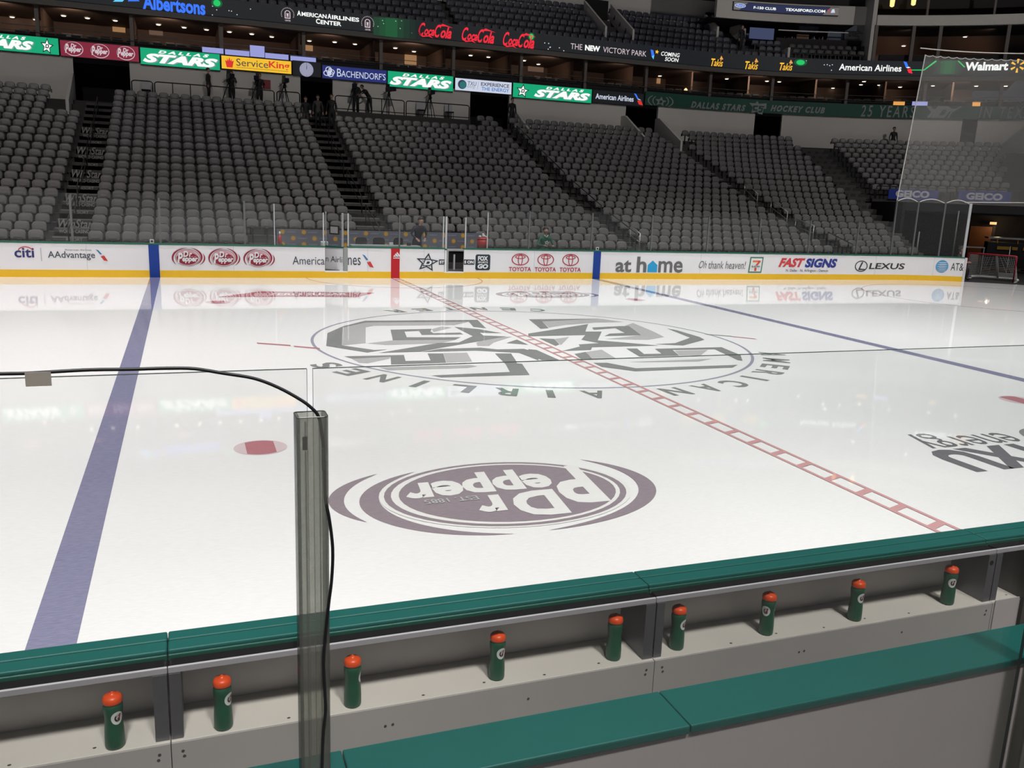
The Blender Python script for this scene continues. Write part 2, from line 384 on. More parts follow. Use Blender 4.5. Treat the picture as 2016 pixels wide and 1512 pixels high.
def centre_emblem():
    """star emblem of grey bars: outlines read from the picture and laid on the ice"""
    z1 = lambda x, y: (600+x*.22817, 590+y*.22817)
    z2 = lambda x, y: (1040+x*.26786, 590+y*.26786)
    dark1 = [[(185,400),(195,290),(330,230),(520,183),(1490,175),(1565,248),(1455,235),(1415,190),(530,195),(330,240),(320,395),(600,435),(715,430),(540,457)],
        [(740,260),(1095,252),(1085,275),(1110,290),(1340,285),(1370,300),(1010,305),(985,270),(860,275),(880,325),(1345,325),(1300,345),(760,350)],
        [(1290,235),(1500,255),(1700,290),(1510,285),(1540,310),(1740,318),(1560,350),(1180,415),(1000,450),(640,460),(850,425),(1150,375),(1330,370),(1450,315)],
        [(1170,425),(1520,415),(1660,430),(1890,425),(2016,460),(2016,525),(1850,460),(1480,440),(1010,452)],
        [(340,490),(855,478),(870,530),(1085,525),(1060,465),(1195,465),(1220,545),(745,560),(740,492),(400,508)],
        [(1640,465),(1780,465),(1820,525),(1830,550),(1875,555),(1940,650),(1180,672),(1090,655),(1770,625),(1735,560)],
        [(1740,375),(1830,345),(1930,390)]]
    grey1 = [[(332,240),(530,196),(1415,191),(1290,220),(600,225),(525,240),(525,375),(322,395)],
        [(1096,255),(1180,232),(1270,240),(1112,280)], [(540,377),(760,352),(1300,347),(1180,375),(700,392)],
        [(402,509),(739,495),(730,510),(540,550),(470,545)], [(1197,462),(1400,458),(1445,535),(1222,545)],
        [(640,585),(1430,565),(1490,575),(1400,590),(720,610)], [(1480,370),(1640,322),(1790,320),(1630,370),(1590,400),(1490,400)]]
    dark2 = [[(5,145),(540,140),(100,159),(150,210),(90,215)],
        [(0,250),(440,180),(420,235),(540,235),(510,300),(640,310),(960,338),(470,350),(460,370),(250,378),(380,345),(370,330),(520,320),(390,295),(420,260),(0,270)],
        [(470,205),(680,195),(740,195),(830,262),(560,268),(600,250),(710,245),(640,210),(480,222)],
        [(1020,212),(1090,225),(1260,275),(1295,295),(1140,337),(930,328),(1080,320),(1190,280)],
        [(720,360),(800,360),(850,400),(980,398),(930,362),(1420,350),(1560,408),(1575,450),(1540,445),(1370,365),(1060,370),(1110,412),(820,420)],
        [(340,400),(420,385),(470,435),(390,440)], [(480,465),(580,465),(790,505),(1540,480),(1500,500),(790,527),(540,495)],
        [(0,365),(60,370),(230,445),(100,445),(0,405)], [(80,285),(190,290),(230,330),(200,340)]]
    grey2 = [[(102,160),(540,142),(700,165),(500,168),(280,185),(152,205)], [(710,192),(770,172),(910,230),(1000,275),(880,295),(570,290),(832,262)],
        [(1075,375),(1320,370),(1270,408),(1112,410)], [(422,385),(540,368),(640,430),(472,435)], [(740,458),(1350,435),(1250,455),(850,460)], [(192,290),(300,275),(240,335)]]
    L = Logo()
    for src, conv in ((grey1, z1), (grey2, z2)):
        for R in src:
            L.p(P_GREY, [tuple(on_z(*conv(*q), 0)[:2]) for q in R])
    n0 = len(L.L)
    for src, conv in ((dark1, z1), (dark2, z2)):
        for R in src:
            L.p(P_DARK, [tuple(on_z(*conv(*q), 0)[:2]) for q in R])
    L.on('centre_emblem', lambda u, v, k: Vector((u, v, (.0026 if k < n0 else .0033)+.00002*k)), ice)
    # ring of letters, read from the far side
    R1, R2 = 4.76, 5.28
    def arc(word, a0, a1, name, up):
        L = MB()
        n = len(word)
        for i, ch in enumerate(word):
            if ch == ' ': continue
            V, F = text(ch, 0.03)
            a = math.radians(a0+(a1-a0)*i/(n-1))
            w = .12 if ch == 'I' else .40
            P = []
            for x, y in V:
                if up: r = R1+(R2-R1)*y; t = a-(x-.5)*w/5.0      # tops point away from the centre
                else: r = R2-(R2-R1)*y; t = a+(x-.5)*w/5.0
                P.append((r*math.cos(t), 12.955+r*math.sin(t), .003))
            if F:
                a_, b_, c_ = (Vector(P[k]) for k in F[0][:3])
                if (b_-a_).cross(c_-a_).z < 0: F = [tuple(reversed(f)) for f in F]
            L.add(P, F)
        L.build(name, P_DARK, ice)
    arc('AMERICAN AIRLINES', -27, -157, 'circle_lettering', True)
    arc('CENTER', 66.5, 112, 'circle_lettering', False)
centre_emblem()

def soda(L, main, paper, line, glossy=False):
    """oval soda emblem with its two words and comet swooshes, in a unit square"""
    L.p(main, comet(.545, .53, .375, .47, .16, -1.15, 1.5))
    L.p(main, comet(.60, .46, .40, .44, .11, -1.0, .62))
    L.p(main, comet(.475, .47, .475, .53, .12, PI*.50, PI*1.24))
    L.p(paper, ell(.475, .49, .385, .455, 48)).p(main, ell(.475, .49, .37, .44, 48))
    L.p(paper, ell(.475, .49, .35, .415, 48), ell(.47, .49, .332, .395, 48))
    if glossy: L.p(line, crescent(.47, .5, .33, .38, .47, .42, .33, .33, .2, PI-.2))
    L.t(paper, 'P', (.17, .20, .33, .74), .035, .2); L.t(paper, 'epper', (.31, .19, .78, .49), .04, .15)
    L.t(paper, 'D', (.34, .52, .50, .84), .045, .15); L.t(paper, 'r', (.515, .53, .61, .74), .04, .15)
    L.t(line, 'EST. 1885', (.58, .52, .74, .575), .02)
    return L
soda(Logo(), P_MAROON, P_CREAM, P_GREY).on('soda_emblem', icemap(-5.62, -2.12, 2.98, 5.16), ice)
soda(Logo(), P_MAROON, P_CREAM, P_GREY).on('soda_emblem', icemap(2.05, 5.45, 20.15, 22.0, False), ice)
L = Logo().t(P_INK, 'TXU', (0, 0, 1, .52), .03).t(P_INK, 'energy', (.42, .60, .985, 1.0), 0.0)
# two stacked words of the power-company emblem, both upside down from here
Logo().t(P_INK, 'TXU', (0, 0, 1, 1), .05).on('energy_lettering', icemap(1.92, 3.75, 3.35, 4.22), ice)
Logo().t(P_INK, 'energy', (0, 0, 1, 1), .0).on('energy_lettering', icemap(2.20, 3.85, 4.28, 4.92), ice)
Logo().p(P_DARK, ell(.5, .5, .5, .5), ell(.5, .5, .40, .40)).p(P_GREY, ell(.5, .5, .38, .38)).on('energy_globe', icemap(4.0, 5.1, 3.7, 4.8), ice)
Logo().p(P_ROSE, [(0, .12), (.28, 1), (1, .72), (.84, 0), (.45, .12)]).t(P_CREAM, 'ZERO SUGAR', (.30, .35, .80, .68), .03, .3).on('red_swoosh_emblem', icemap(-6.1, -1.6, 20.55, 22.05, False), ice)

# ================================================================ far boards
def swoosh_logo(L, b):
    """tail-fin mark: blue upper blade, red lower blade"""
    u0, v0, u1, v1 = b; X = lambda u: u0+(u1-u0)*u; Y = lambda v: v0+(v1-v0)*v
    L.p(AABL, [(X(0), Y(1)), (X(.22), Y(.93)), (X(.52), Y(.60)), (X(.36), Y(.56))])
    L.p(PAPER, [(X(.36), Y(.56)), (X(.52), Y(.60)), (X(.70), Y(.55)), (X(.55), Y(.50))])
    L.p(AARD, [(X(.40), Y(.40)), (X(.70), Y(.47)), (X(1), Y(0)), (X(.66), Y(.06))])
    return L
SOFT = 0.0
def boards(s0, s1, label):
    o = thing('dasher_board', ring(s0, 0, 0), label, 'dasher board')
    MB().rbox(s0, s1, 0.0, 0.05, 0.0, 1.035).build('board_panel', WHITE, o)
    MB().rbox(s0, s1, -0.012, 0.0, 0.0, 0.225).build('kick_strip', YEL, o)
    MB().rbox(s0, s1, -0.02, 0.22, 1.03, 1.075).build('cap_rail', CAPG, o, bevel=.006)
    MB().rbox(s0+.02, s1-.02, 0.05, 0.12, 0.0, 1.03).build('board_frame', mat('alu_dull', rgb(120, 122, 124), 0.45, 0.6, noise=.08), o)
    return o
def stripe(o, x0, x1, mm, name):
    MB().rbox(x0, x1, -0.016, -0.012, 0.0, 1.03).build(name, mm, o)
bl = boards(-20.0, -2.42, 'white dasher board with soda ovals and blue stripe, ending at a penalty gate')
bm = boards(-1.65, 1.77, 'short white dasher board between two penalty gates, red stripe in the middle')
br = boards(2.50, s_of(24.2, 0), 'long white dasher board running from the penalty gates to the parked net')
stripe(bl, -7.925, -7.62, BLUE, 'blue_stripe'); stripe(bm, -.152, .152, RED, 'red_stripe'); stripe(br, 7.62, 7.925, BLUE, 'blue_stripe')
def ad(o, name, x0, x1, y0, y1, L, off=-.004):
    return L.on(name, pxring(x0, x1, y0, y1, off), o)
# seams
def seam(o, px):
    s = on_ring(px, 510, 0)[0]
    MB().rbox(s-.004, s+.004, -.004, 0, .225, 1.03).build('panel_seam', GREYW, o)
for px in (171, 460): seam(bl, px)
for px in (724, 835): seam(bm, px)
for px in (1052, 1380, 1630, 1725, 1840): seam(br, px)
ad(bl, 'bank_lettering', 28, 67, 485, 507, Logo().t(NAVY, 'citi', (0, 0, 1, .86), .02).p(AARD, crescent(.57, .55, .40, .45, .57, .50, .36, .42, .35, PI-.35)))
ad(bl, 'thin_rule', 80, 82, 488, 514, Logo().p(GREYW, rect(0, 0, 1, 1)))
ad(bl, 'airline_lettering', 94, 187, 490, 512, Logo().t(INK, 'AAdvantage', (0, 0, 1, .78), .01).t(GRY, 'American Airlines', (.36, .84, .93, 1.0), .0))
ad(bl, 'tail_fin_mark', 189, 212, 491, 514, swoosh_logo(Logo(), (0, 0, 1, 1)))
for x0, x1, y0, y1 in ((338, 404, 488, 525), (410, 473, 489, 526), (479, 541, 490, 527)):
    ad(bl, 'soda_emblem', x0, x1, y0, y1, soda(Logo(), MARO, PAPER, PINK, True))
ad(bl, 'airline_lettering', 576, 639, 505, 521, Logo().t(TXT, 'America', (0, 0, 1, 1), .0))
ad(bm, 'airline_lettering', 685, 710, 507, 522, Logo().t(TXT, 'nes', (0, 0, 1, 1), .0))
ad(bm, 'tail_fin_mark', 713, 736, 501, 527, swoosh_logo(Logo(), (0, 0, 1, 1)))
ad(bm, 'sportswear_mark', 774, 789, 496, 509, Logo().p(PAPER, [(0, .28), (.18, .55), (.38, .28)]).p(PAPER, [(.22, .62), (.38, .80), (.72, .28), (.46, .28)]).p(PAPER, [(.42, .86), (.54, 1), (1, .28), (.78, .28)]).t(PAPER, 'adidas', (0, 0, 1, .2), .04), -.018)
def star(cx, cy, R, k=.40, rot=0.12, sx=1.0, sy=1.0):
    return [(cx+sx*(R if i % 2 == 0 else R*k)*math.sin(rot+PI*i/5), cy+sy*(R if i % 2 == 0 else R*k)*math.cos(rot+PI*i/5)) for i in range(10)]
def team_star(L, dk, lt, mid):
    L.p(dk, star(.5, .46, .58, .47)).p(lt, star(.5, .46, .42, .47)).p(mid, star(.5, .46, .33, .50)).p(dk, [(.26, .26), (.38, .66), (.68, .66), (.78, .53), (.73, .36), (.62, .26)])
    L.p(dk, [(.30, .30), (.40, .62), (.66, .62), (.74, .52), (.70, .38), (.60, .30)], [(.43, .37), (.48, .54), (.60, .54), (.63, .49), (.60, .40), (.56, .37)])
    L.p(lt, [(.31, .31), (.41, .61), (.655, .61), (.73, .52), (.69, .385), (.595, .31)], [(.44, .38), (.485, .53), (.60, .53), (.62, .49), (.60, .41), (.56, .38)])
    return L
ad(bm, 'team_star_emblem', 821, 861, 499, 532, team_star(Logo(), DARKN, PAPER, K('silver', 170, 175, 178)))
ad(bm, 'broadcast_lettering', 864, 875, 511, 521, Logo().p(DARKN, rect(0, 0, 1, 1)).t(PAPER, 'ST', (.12, .2, .95, .8), .05))
ad(br, 'broadcast_lettering', 913, 934, 511, 521, Logo().p(DARKN, rect(0, 0, 1, 1)).t(PAPER, 'S ON', (.04, .2, .92, .8), .05))
ad(br, 'broadcast_emblem', 936, 965, 501, 532, Logo().p(DARKN, [(.08, 0), (.92, 0), (1, .08), (1, .92), (.92, 1), (.08, 1), (0, .92), (0, .08)]).t(PAPER, 'FOX', (.16, .60, .84, .90), .05).t(PAPER, 'SPORTS', (.16, .44, .84, .56), .03).t(PAPER, 'GO', (.14, .10, .86, .40), .06, .15))
def carlogo(L):
    R = lambda cx, cy, rx, ry, w: L.p(TOYR, ell(cx, cy, rx, ry, 36), ell(cx, cy, rx-w, ry-w*1.15, 36))
    R(.5, .66, .39, .34, .045); R(.5, .80, .23, .115, .038); R(.5, .66, .11, .33, .038)
    L.t(TOYR, 'TOYOTA', (0, 0, 1, .24), .02); return L
for x0, x1, y0, y1 in ((1002, 1046, 499, 534), (1053, 1095, 499.5, 534.5), (1102, 1144, 500, 535)):
    ad(br, 'carmaker_emblem', x0, x1, y0, y1, carlogo(Logo()))
ad(br, 'store_lettering', 1212, 1273, 505, 536, Logo().t(GRY, 'at', (0, 0, .51, .78), .025).t(GRY, 'h', (.68, 0, 1, 1), .025))
ad(br, 'store_house_mark', 1275, 1294, 513, 536, Logo().p(SKY, [(0, 0), (1, 0), (1, .62), (.5, 1), (0, .62)]))
ad(br, 'store_lettering', 1296, 1346, 514, 537, Logo().t(GRY, 'me', (0, 0, .96, 1), .02))
ad(br, 'slogan_lettering', 1376, 1468, 514, 530, Logo().t(GRY, 'Oh', (0, .1, .16, 1), .0, .4).t(GRY, 'thank heaven!', (.20, .05, 1, 1), .0, .15))
ad(br, 'shop_emblem', 1474, 1502, 506, 537, Logo().p(GRN7, [(0, 0), (.93, 0), (1, 1), (.07, 1)]).p(PAPER, [(.08, .08), (.86, .08), (.92, .92), (.14, .92)])
   .p(ORA7, [(.26, .78), (.78, .78), (.80, .68), (.26, .66)]).p(RED7, [(.78, .78), (.80, .70), (.55, .40), (.56, .12), (.40, .12), (.42, .42), (.62, .68), (.60, .78)]).p(PAPER, rect(.18, .34, .80, .46)).t(GRN7, 'ELEVEN', (.20, .355, .78, .445), .04))
ad(br, 'sign_shop_lettering', 1533, 1585, 508, 526, Logo().t(FSR, 'FAST', (0, 0, 1, 1), .05, .35))
ad(br, 'sign_shop_lettering', 1585, 1648, 509, 527, Logo().t(FSB, 'SIGNS', (0, 0, 1, 1), .05, .2))
ad(br, 'small_lettering', 1547, 1630, 530, 536.5, Logo().t(GRY, 'N. Dallas - N. Arlington - Denton', (0, 0, 1, 1), .01))
ad(br, 'car_badge', 1683, 1708, 513, 535, Logo().p(BLK, ell(.5, .5, .5, .5), ell(.5, .5, .43, .42)).p(BLK, [(.50, .86), (.62, .86), (.42, .28), (.86, .24), (.88, .16), (.28, .16)]))
ad(br, 'car_lettering', 1711, 1781, 518, 530, Logo().t(BLK, 'LEXUS', (0, 0, 1, 1), .02, .1))
G = Logo().p(LBL, ell(.5, .5, .5, .5))
for i, (v, w) in enumerate(((.80, .05), (.64, .06), (.47, .06), (.31, .05), (.17, .04))):
    G.p(PAPER, [(.02+abs(v-.5)*.3, v), (.35, v-.05), (.72, v-.03), (.98-abs(v-.5)*.3, v+.02), (.72, v-.03+w), (.35, v-.05+w)])
ad(br, 'phone_company_globe', 1842, 1867, 512, 537, G)
ad(br, 'phone_company_lettering', 1872, 1897, 518, 533, Logo().t(BLK, 'AT&', (0, 0, 1, 1), .0))
for px, o in ((299, bl), (1175, br)):
    s, z = on_ring(px, 473 if px < 500 else 494, .1)
    q = MB()
    for a, b, c, d in ((-.06, .06, 1.075, 1.10), (-.06, .06, 1.17, 1.195), (-.06, -.035, 1.1, 1.17), (.035, .06, 1.1, 1.17)): q.rbox(s+a, s+b, .05, .10, c, d)
    tag(q.build('camera_mount', mat('mount_white', rgb(205, 205, 205), .4, noise=.05)), 'small white square bracket on the cap above the '+('blue stripe by the soda ovals' if px < 500 else 'blue stripe by the store lettering'), 'bracket')
# penalty gates
for s0, s1, lab in ((-2.42, -1.65, 'white and yellow sill under the gate with the airline letters'), (1.77, 2.50, 'white and yellow sill under the dark open gate')):
    t = thing('gate_sill', ring(s0, 0, 0), lab, 'sill')
    MB().rbox(s0, s1, -.012, .05, 0, .20).build('kick_strip', YEL, t); MB().rbox(s0, s1, -.014, .25, .20, .235).build('sill_top', WHITE, t)
STEELW = mat('white_steel', rgb(200, 203, 205), .35, .2, noise=.05)
JAMB = mat('jamb_grey', rgb(150, 155, 152), .5, noise=.06)
g = thing('penalty_gate', ring(-1.80, .1, .235), 'open penalty gate leaf with airline letters, swung into the box', 'gate')
ha, hb = Vector((-1.80, 26.02, 0)), Vector((-2.30, 26.62, 0))
dd = (hb-ha).normalized(); nn = Vector((-dd.y, dd.x, 0))
if nn.y > 0: nn = -nn
def leafbox(a, b, t, z0, z1):
    V = []
    for z in (z0, z1): V += [a+Vector((0, 0, z)), b+Vector((0, 0, z)), b-nn*t+Vector((0, 0, z)), a-nn*t+Vector((0, 0, z))]
    return MB().add(V, [(0, 1, 2, 3), (7, 6, 5, 4), (0, 4, 5, 1), (1, 5, 6, 2), (2, 6, 7, 3), (3, 7, 4, 0)])
leafbox(ha, hb, .05, .235, 1.0).build('gate_leaf', WHITE, g); leafbox(ha+nn*.02, hb+nn*.02, .09, 1.0, 1.05).build('cap_rail', CAPG, g)
Logo().t(TXT, 'n Airli', (.03, .36, .97, .62), .0).on('airline_lettering', lambda u, v, k: hb+(ha-hb)*u+nn*(.004*(k+1))+Vector((0, 0, .235+.765*v)), g)
leafbox(ha-dd*0.0, ha+dd*.05, .04, 1.05, 2.18).build('gate_post', STEELW, g)
leafbox(hb-dd*.03, hb, .03, 1.05, 2.2).build('gate_post', STEELW, g)
GL = glass_mat('rink_glass', (.95, .965, .96, 1), .026, (.55, .55, .55, 1))
leafbox(ha, hb, .012, 1.05, 2.15).build('gate_glass', GL, g)
q = leafbox(hb+(ha-hb)*.25+nn*.01, hb+(ha-hb)*.8+nn*.01, .03, 1.45, 1.75); q.build('notice_board', mat('notice_black', rgb(40, 40, 42), .5, noise=.05), g)
leafbox(hb+(ha-hb)*.32+nn*.016, hb+(ha-hb)*.73+nn*.016, .005, 1.49, 1.71).build('notice_sheet', mat('notice_sheet', rgb(150, 150, 148), .6, noise=.05), g)
t = tag(MB().rbox(-1.78, -1.65, .02, .2, .235, 1.03).build('gate_jamb', JAMB), 'grey jamb at the hinge side of the lettered gate', 'jamb')
g = thing('penalty_gate', ring(1.79, .1, .235), 'open penalty gate leaf seen edge-on beside the star emblem', 'gate')
MB().rbox(1.79, 1.86, .02, .75, .235, 1.0).build('gate_leaf', WHITE, g); MB().rbox(1.87, 1.93, .02, .10, .235, 1.0).build('gate_frame', JAMB, g)
MB().rbox(1.785, 1.87, .0, .76, 1.0, 1.05).build('cap_rail', CAPG, g); MB().rbox(1.80, 1.86, .02, .08, 1.05, 2.17).build('gate_post', STEELW, g)

# posts and panes above the boards
ALU = mat('stanchion_grey', rgb(118, 120, 120), .4, .5, noise=.06)
def post(s, z1, w, mm, label, off=.10):
    return tag(MB().rbox(s-w/2, s+w/2, off-.025, off+.025, 1.075, z1).build('glass_post', mm), label, 'post', 'posts holding the rink glass')
for s, lab in ((-12.58, 'the bank lettering'), (-10.07, 'the lettered stairs'), (-7.56, 'the first soda oval'), (-4.99, 'the last soda oval')):
    post(s, 2.48, .065, ALU, 'grey rink glass post above the boards at '+lab)
for s, z, w, lab in ((-4.05, 2.42, .03, 'thin steel post at the bank-side end of the penalty box'), (-2.45, 2.18, .04, 'thin white post before the lettered gate'), (-1.62, 2.18, .04, 'slim white post just past the lettered gate'),
      (1.74, 2.17, .04, 'slim white post just before the dark gate'), (2.56, 2.15, .04, 'slim white post just past the dark gate'), (3.39, 2.36, .03, 'thin steel post by the red cooler')):
    post(s, z, w, STEELW, lab)
for s, lab in ((.16, 'red stripe'), (5.0, 'car emblems'), (7.54, 'blue stripe by the car emblems'), (10.1, 'store lettering'), (12.64, 'slogan'), (15.08, 'shop emblem'), (17.57, 'red and blue sign lettering'), (20.08, 'oval car badge')):
    post(s, 2.45 if s > 1 else 2.16, .05, ALU, 'grey rink glass post above the boards at the '+lab)
TALL = [s_of(a, .1) for a in (0.2, 7.7, 16.2, 23.6)]
for s, lab in zip(TALL, ('first', 'second', 'third', 'last')):
    post(s, 3.40, .07 if lab != 'last' else .11, ALU if lab != 'last' else STEELW, lab+' tall post of the corner glass counted towards the net')
def pane(s0, s1, z1, label):
    return tag(MB().rbox(s0, s1, .094, .106, 1.075, z1).build('glass_shield', GL), label, 'glass shield', 'panes of the far rink glass')
for s0, s1, z, lab in ((-15.1, -12.6, 2.55, 'beyond the bank lettering'), (-12.55, -10.1, 2.55, 'above the bank lettering'), (-10.04, -7.6, 2.55, 'in front of the lettered stairs'), (-7.53, -5.02, 2.55, 'above the first soda oval'), (-4.96, -4.07, 2.55, 'above the last soda oval'),
      (-4.03, -2.47, 2.2, 'bank side of the penalty box'), (-1.6, .13, 2.2, 'in front of the dark chairs'), (.19, 1.72, 2.2, 'in front of the leaning man'), (2.58, 3.37, 2.2, 'past the dark gate'), (3.41, 4.97, 2.5, 'in front of the red cooler'), (5.03, 7.51, 2.5, 'in front of the fan in green'),
      (7.57, 10.07, 2.5, 'above the second blue stripe'), (10.13, 12.61, 2.5, 'above the store lettering'), (12.67, 15.05, 2.5, 'above the slogan'), (15.11, 17.54, 2.5, 'above the shop emblem'), (17.6, 20.05, 2.5, 'above the red and blue sign lettering'), (20.11, TALL[0]-.04, 2.5, 'above the oval car badge'),
      (TALL[0]+.04, TALL[1]-.04, 3.38, 'first tall one in the corner'), (TALL[1]+.04, TALL[2]-.04, 3.38, 'middle tall one in the corner'), (TALL[2]+.04, TALL[3]-.06, 3.38, 'tall one nearest the net')):
    pane(s0, s1, z, 'clear rink glass pane '+lab)
# ================================================================ near bench: boards, shelf, bottles, glass
HD = mat('cap_green', rgb(12, 88, 82), .42, spec=.3, noise=.10, scale=2.2, bump=.15)
HDE = mat('cap_green_edge', rgb(18, 84, 70), .4, noise=.1)
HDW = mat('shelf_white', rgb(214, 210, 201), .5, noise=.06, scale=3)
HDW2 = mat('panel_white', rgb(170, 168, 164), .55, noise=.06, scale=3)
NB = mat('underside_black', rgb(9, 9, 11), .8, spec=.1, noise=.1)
LIP = mat('lip_grey', rgb(170, 168, 172), .45, noise=.05)
STL = mat('beam_steel', rgb(110, 110, 114), .45, .55, noise=.18, scale=7)
HOLE = mat('hole_dark', rgb(70, 68, 66), .6, noise=.1)
JX = [-9.32, -6.98, -4.645, -2.29, .05]
nb = thing('bench_board', (-6, 0, 0), 'near bench boards with green cap, black underside and white bottle shelf', 'dasher board')
for i in range(len(JX)-1):
    a, b = JX[i]+.0015, JX[i+1]-.0015
    q = MB().box(a, b, -.29, -.20, 1.035, 1.07).box(a, b, -.197, -.115, 1.035, 1.071); q.build('cap_rail', HD, nb, bevel=.008)
    q = MB().box(a, b, -.297, -.286, 1.022, 1.052); q.build('cap_edge', HDE, nb, bevel=.005)
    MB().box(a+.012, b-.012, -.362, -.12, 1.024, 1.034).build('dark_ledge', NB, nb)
    MB().box(a, b, -.374, -.360, 1.008, 1.037).build('lip', LIP, nb, bevel=.003)
    MB().box(a, b, -.118, -.115, 0, 1.03).build('back_panel', mat('back_panel_white', rgb(205, 202, 200), .55, noise=.05), nb)
    MB().box(a, b, -.395, -.118, .68, .70).build('bottle_shelf', HDW, nb, bevel=.002)
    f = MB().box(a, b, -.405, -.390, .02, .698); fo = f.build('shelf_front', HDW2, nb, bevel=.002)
    h = MB()
    for x, z in ((a+.045, .655), (b-.045, .655), (a+.05, .63), (b-.05, .63), (a+.92, .60), (a+.955, .602), (b-.7, .61)):
        V = [(x+.007*math.cos(t), -.4065, z+.007*math.sin(t)) for t in [2*PI*k/10 for k in range(10)]]
        h.add(V, [tuple(range(10))])
    h.build('screw', HOLE, fo)
    h = MB(); k = 0
    x = a+.18
    while x < b-.1:
        V = [(x+.008*math.cos(t), -.345-.02*(k % 2)+.006*math.sin(t), .7008) for t in [2*PI*j/10 for j in range(10)]]
        h.add(V, [tuple(range(10))]); x += .31; k += 1
    h.build('screw', HOLE, nb)
    h = MB(); x = a+.12
    while x < b-.05:
        V = [(x+.005*math.cos(t), -.265+.004*math.sin(t), 1.0708) for t in [2*PI*j/8 for j in range(8)]]
        h.add(V, [tuple(range(8))]); x += .37
    h.build('cap_screw', mat('cap_screw_dark', rgb(25, 70, 56), .5, noise=.1), nb)
MB().box(-2.275, -2.075, -.412, -.4055, .42, .715).build('shelf_front', mat('patch_white', rgb(186, 180, 178), .5, noise=.05), nb, bevel=.002)
MB().box(-10.3, -.4, -.115, -.10, 0, 1.036).build('ice_face', WHITE, nb)
for x in JX[1:4]:
    q = MB().box(x-.06, x-.052, -.372, -.118, .701, 1.008).box(x-.06, x-.004, -.38, -.372, .701, 1.008).box(x+.004, x+.05, -.38, -.372, .701, 1.008).box(x+.045, x+.052, -.372, -.118, .701, 1.008)
    q.build('frame_beam', STL, nb)
q = MB().box(-2.06, -1.82, -.43, -.118, 0, 1.006); q.build('end_beam', mat('end_beam_grey', rgb(86, 84, 80), .55, .3, noise=.2, scale=6), nb)
q = MB()
for (x, y, r) in ((-2.25, .955, .016),):
    V = [(x-.075+r*math.cos(t), -.3803, y+r*math.sin(t)) for t in [2*PI*j/14 for j in range(14)]]; q.add(V, [tuple(range(14))])
q.build('cable_hole', NB, nb)

# back wall of the bench, with its green sill, between the players and the seats
bw = thing('bench_wall', (-5.4, -1.9, 0), 'white wall behind the bench with a wide teal sill on top', 'wall')
WX = [-9.6, -6.487, -5.48, -3.6]
for i in range(3): MB().box(WX[i]+.0015, WX[i+1]-.0015, -1.977, -1.782, 1.472, 1.50).build('sill', HD, bw, bevel=.005)
MB().box(-9.6, -3.6, -1.962, -1.80, .3, 1.472).build('wall_panel', mat('wall_panel_white', rgb(174, 168, 167), .5, noise=.05, scale=4), bw)
fl = MB().box(-10.3, 0, -1.8, -.405, -.02, 0.02); struct(fl, 'bench_floor', mat('rubber_black', rgb(30, 30, 32), .7, noise=.2, scale=30), 'black rubber floor of the bench')
fl = MB().box(-12, 0, -7, -1.962, .25, .3); struct(fl, 'seating_floor', mat('concrete_near', rgb(110, 108, 105), .8, noise=.1, scale=5), 'concrete floor behind the bench wall')

PANE = glass_mat('near_glass', (.975, .982, .98, 1), .012, (.6, .6, .6, 1), .9, .0)
EDGE = mat('glass_edge', rgb(70, 80, 78), .3, noise=.05)
for x0, x1, lab in ((-9.3, -6.597, 'clear glass pane behind the bench, under the taped cable'), (-6.584, -4.17, 'clear glass pane behind the bench, between the two tube posts')):
    q = MB().box(x0, x1, -2.006, -1.994, .35, 2.632)
    o = q.build('glass_shield', [PANE, EDGE]); tag(o, lab, 'glass shield', 'near glass panes')
    for p in o.data.polygons:
        if abs(p.normal.y) < .5: p.material_index = 1
SMOKE = glass_mat('smoky_acrylic', (.82, .83, .80, 1), .19, (.34, .345, .325, 1), .5, .08)
SMOKE2 = glass_mat('smoky_acrylic_rib', (.80, .81, .79, 1), .20, (.26, .265, .25, 1), .5, .08)
def tube_post(xc, ztop, label):
    t = thing('glass_post', (xc, -2.035, .3), label, 'post', 'tube posts of the near glass')
    w, d, th = .034, .026, .003
    # square-section clear tube, open at the top, rounded corners
    def loop(w, d, r=.008, n=4):
        out = []
        for cx, cy, a0 in ((w-r, d-r, 0), (-w+r, d-r, PI/2), (-w+r, -d+r, PI), (w-r, -d+r, 1.5*PI)):
            out += [(cx+r*math.cos(a0+PI/2*i/n), cy+r*math.sin(a0+PI/2*i/n)) for i in range(n+1)]
        return out
    A, B = loop(w, d), loop(w-th, d-th, .006); n = len(A); V = []
    for z in (.3, ztop): V += [(xc+x, -2.042+y, z) for x, y in A] + [(xc+x, -2.042+y, z) for x, y in B]
    F = []
    for i in range(n):
        j = (i+1) % n
        F += [(i, j, 2*n+j, 2*n+i), (n+j, n+i, 3*n+i, 3*n+j), (2*n+i, 2*n+j, 3*n+j, 3*n+i)]
    MB().add(V, F).build('tube', SMOKE, t, smooth=False)
    for k, dx in enumerate((-.0305, .0305)):
        MB().box(xc+dx-.004, xc+dx+.004, -2.042-.0255, -2.042+.0255, .3, ztop-.001).build('tube_rib', SMOKE2, t)
    MB().box(xc-.017, xc-.013, -2.0675, -2.064, .3, ztop-.01).build('inner_groove', SMOKE2, t); MB().box(xc+.014, xc+.017, -2.0675, -2.064, .3, ztop-.01).build('inner_groove', SMOKE2, t)
    rim = [(xc+x*1.01, -2.042+y*1.01, ztop) for x, y in A]; rim.append(rim[0])
    MB().tube(rim, .0013, 5).build('rim', EDGE, t)
    PAD = mat('pad_grey', rgb(88, 88, 82), .7, noise=.1)
    MB().box(xc-.021, xc-.011, -2.0645, -2.060, ztop-.075, ztop-.045).build('clip', PAD, t)
    MB().box(xc+.020, xc+.0275, -2.0645, -2.060, ztop-.125, ztop-.075).build('clip', PAD, t)
    return t
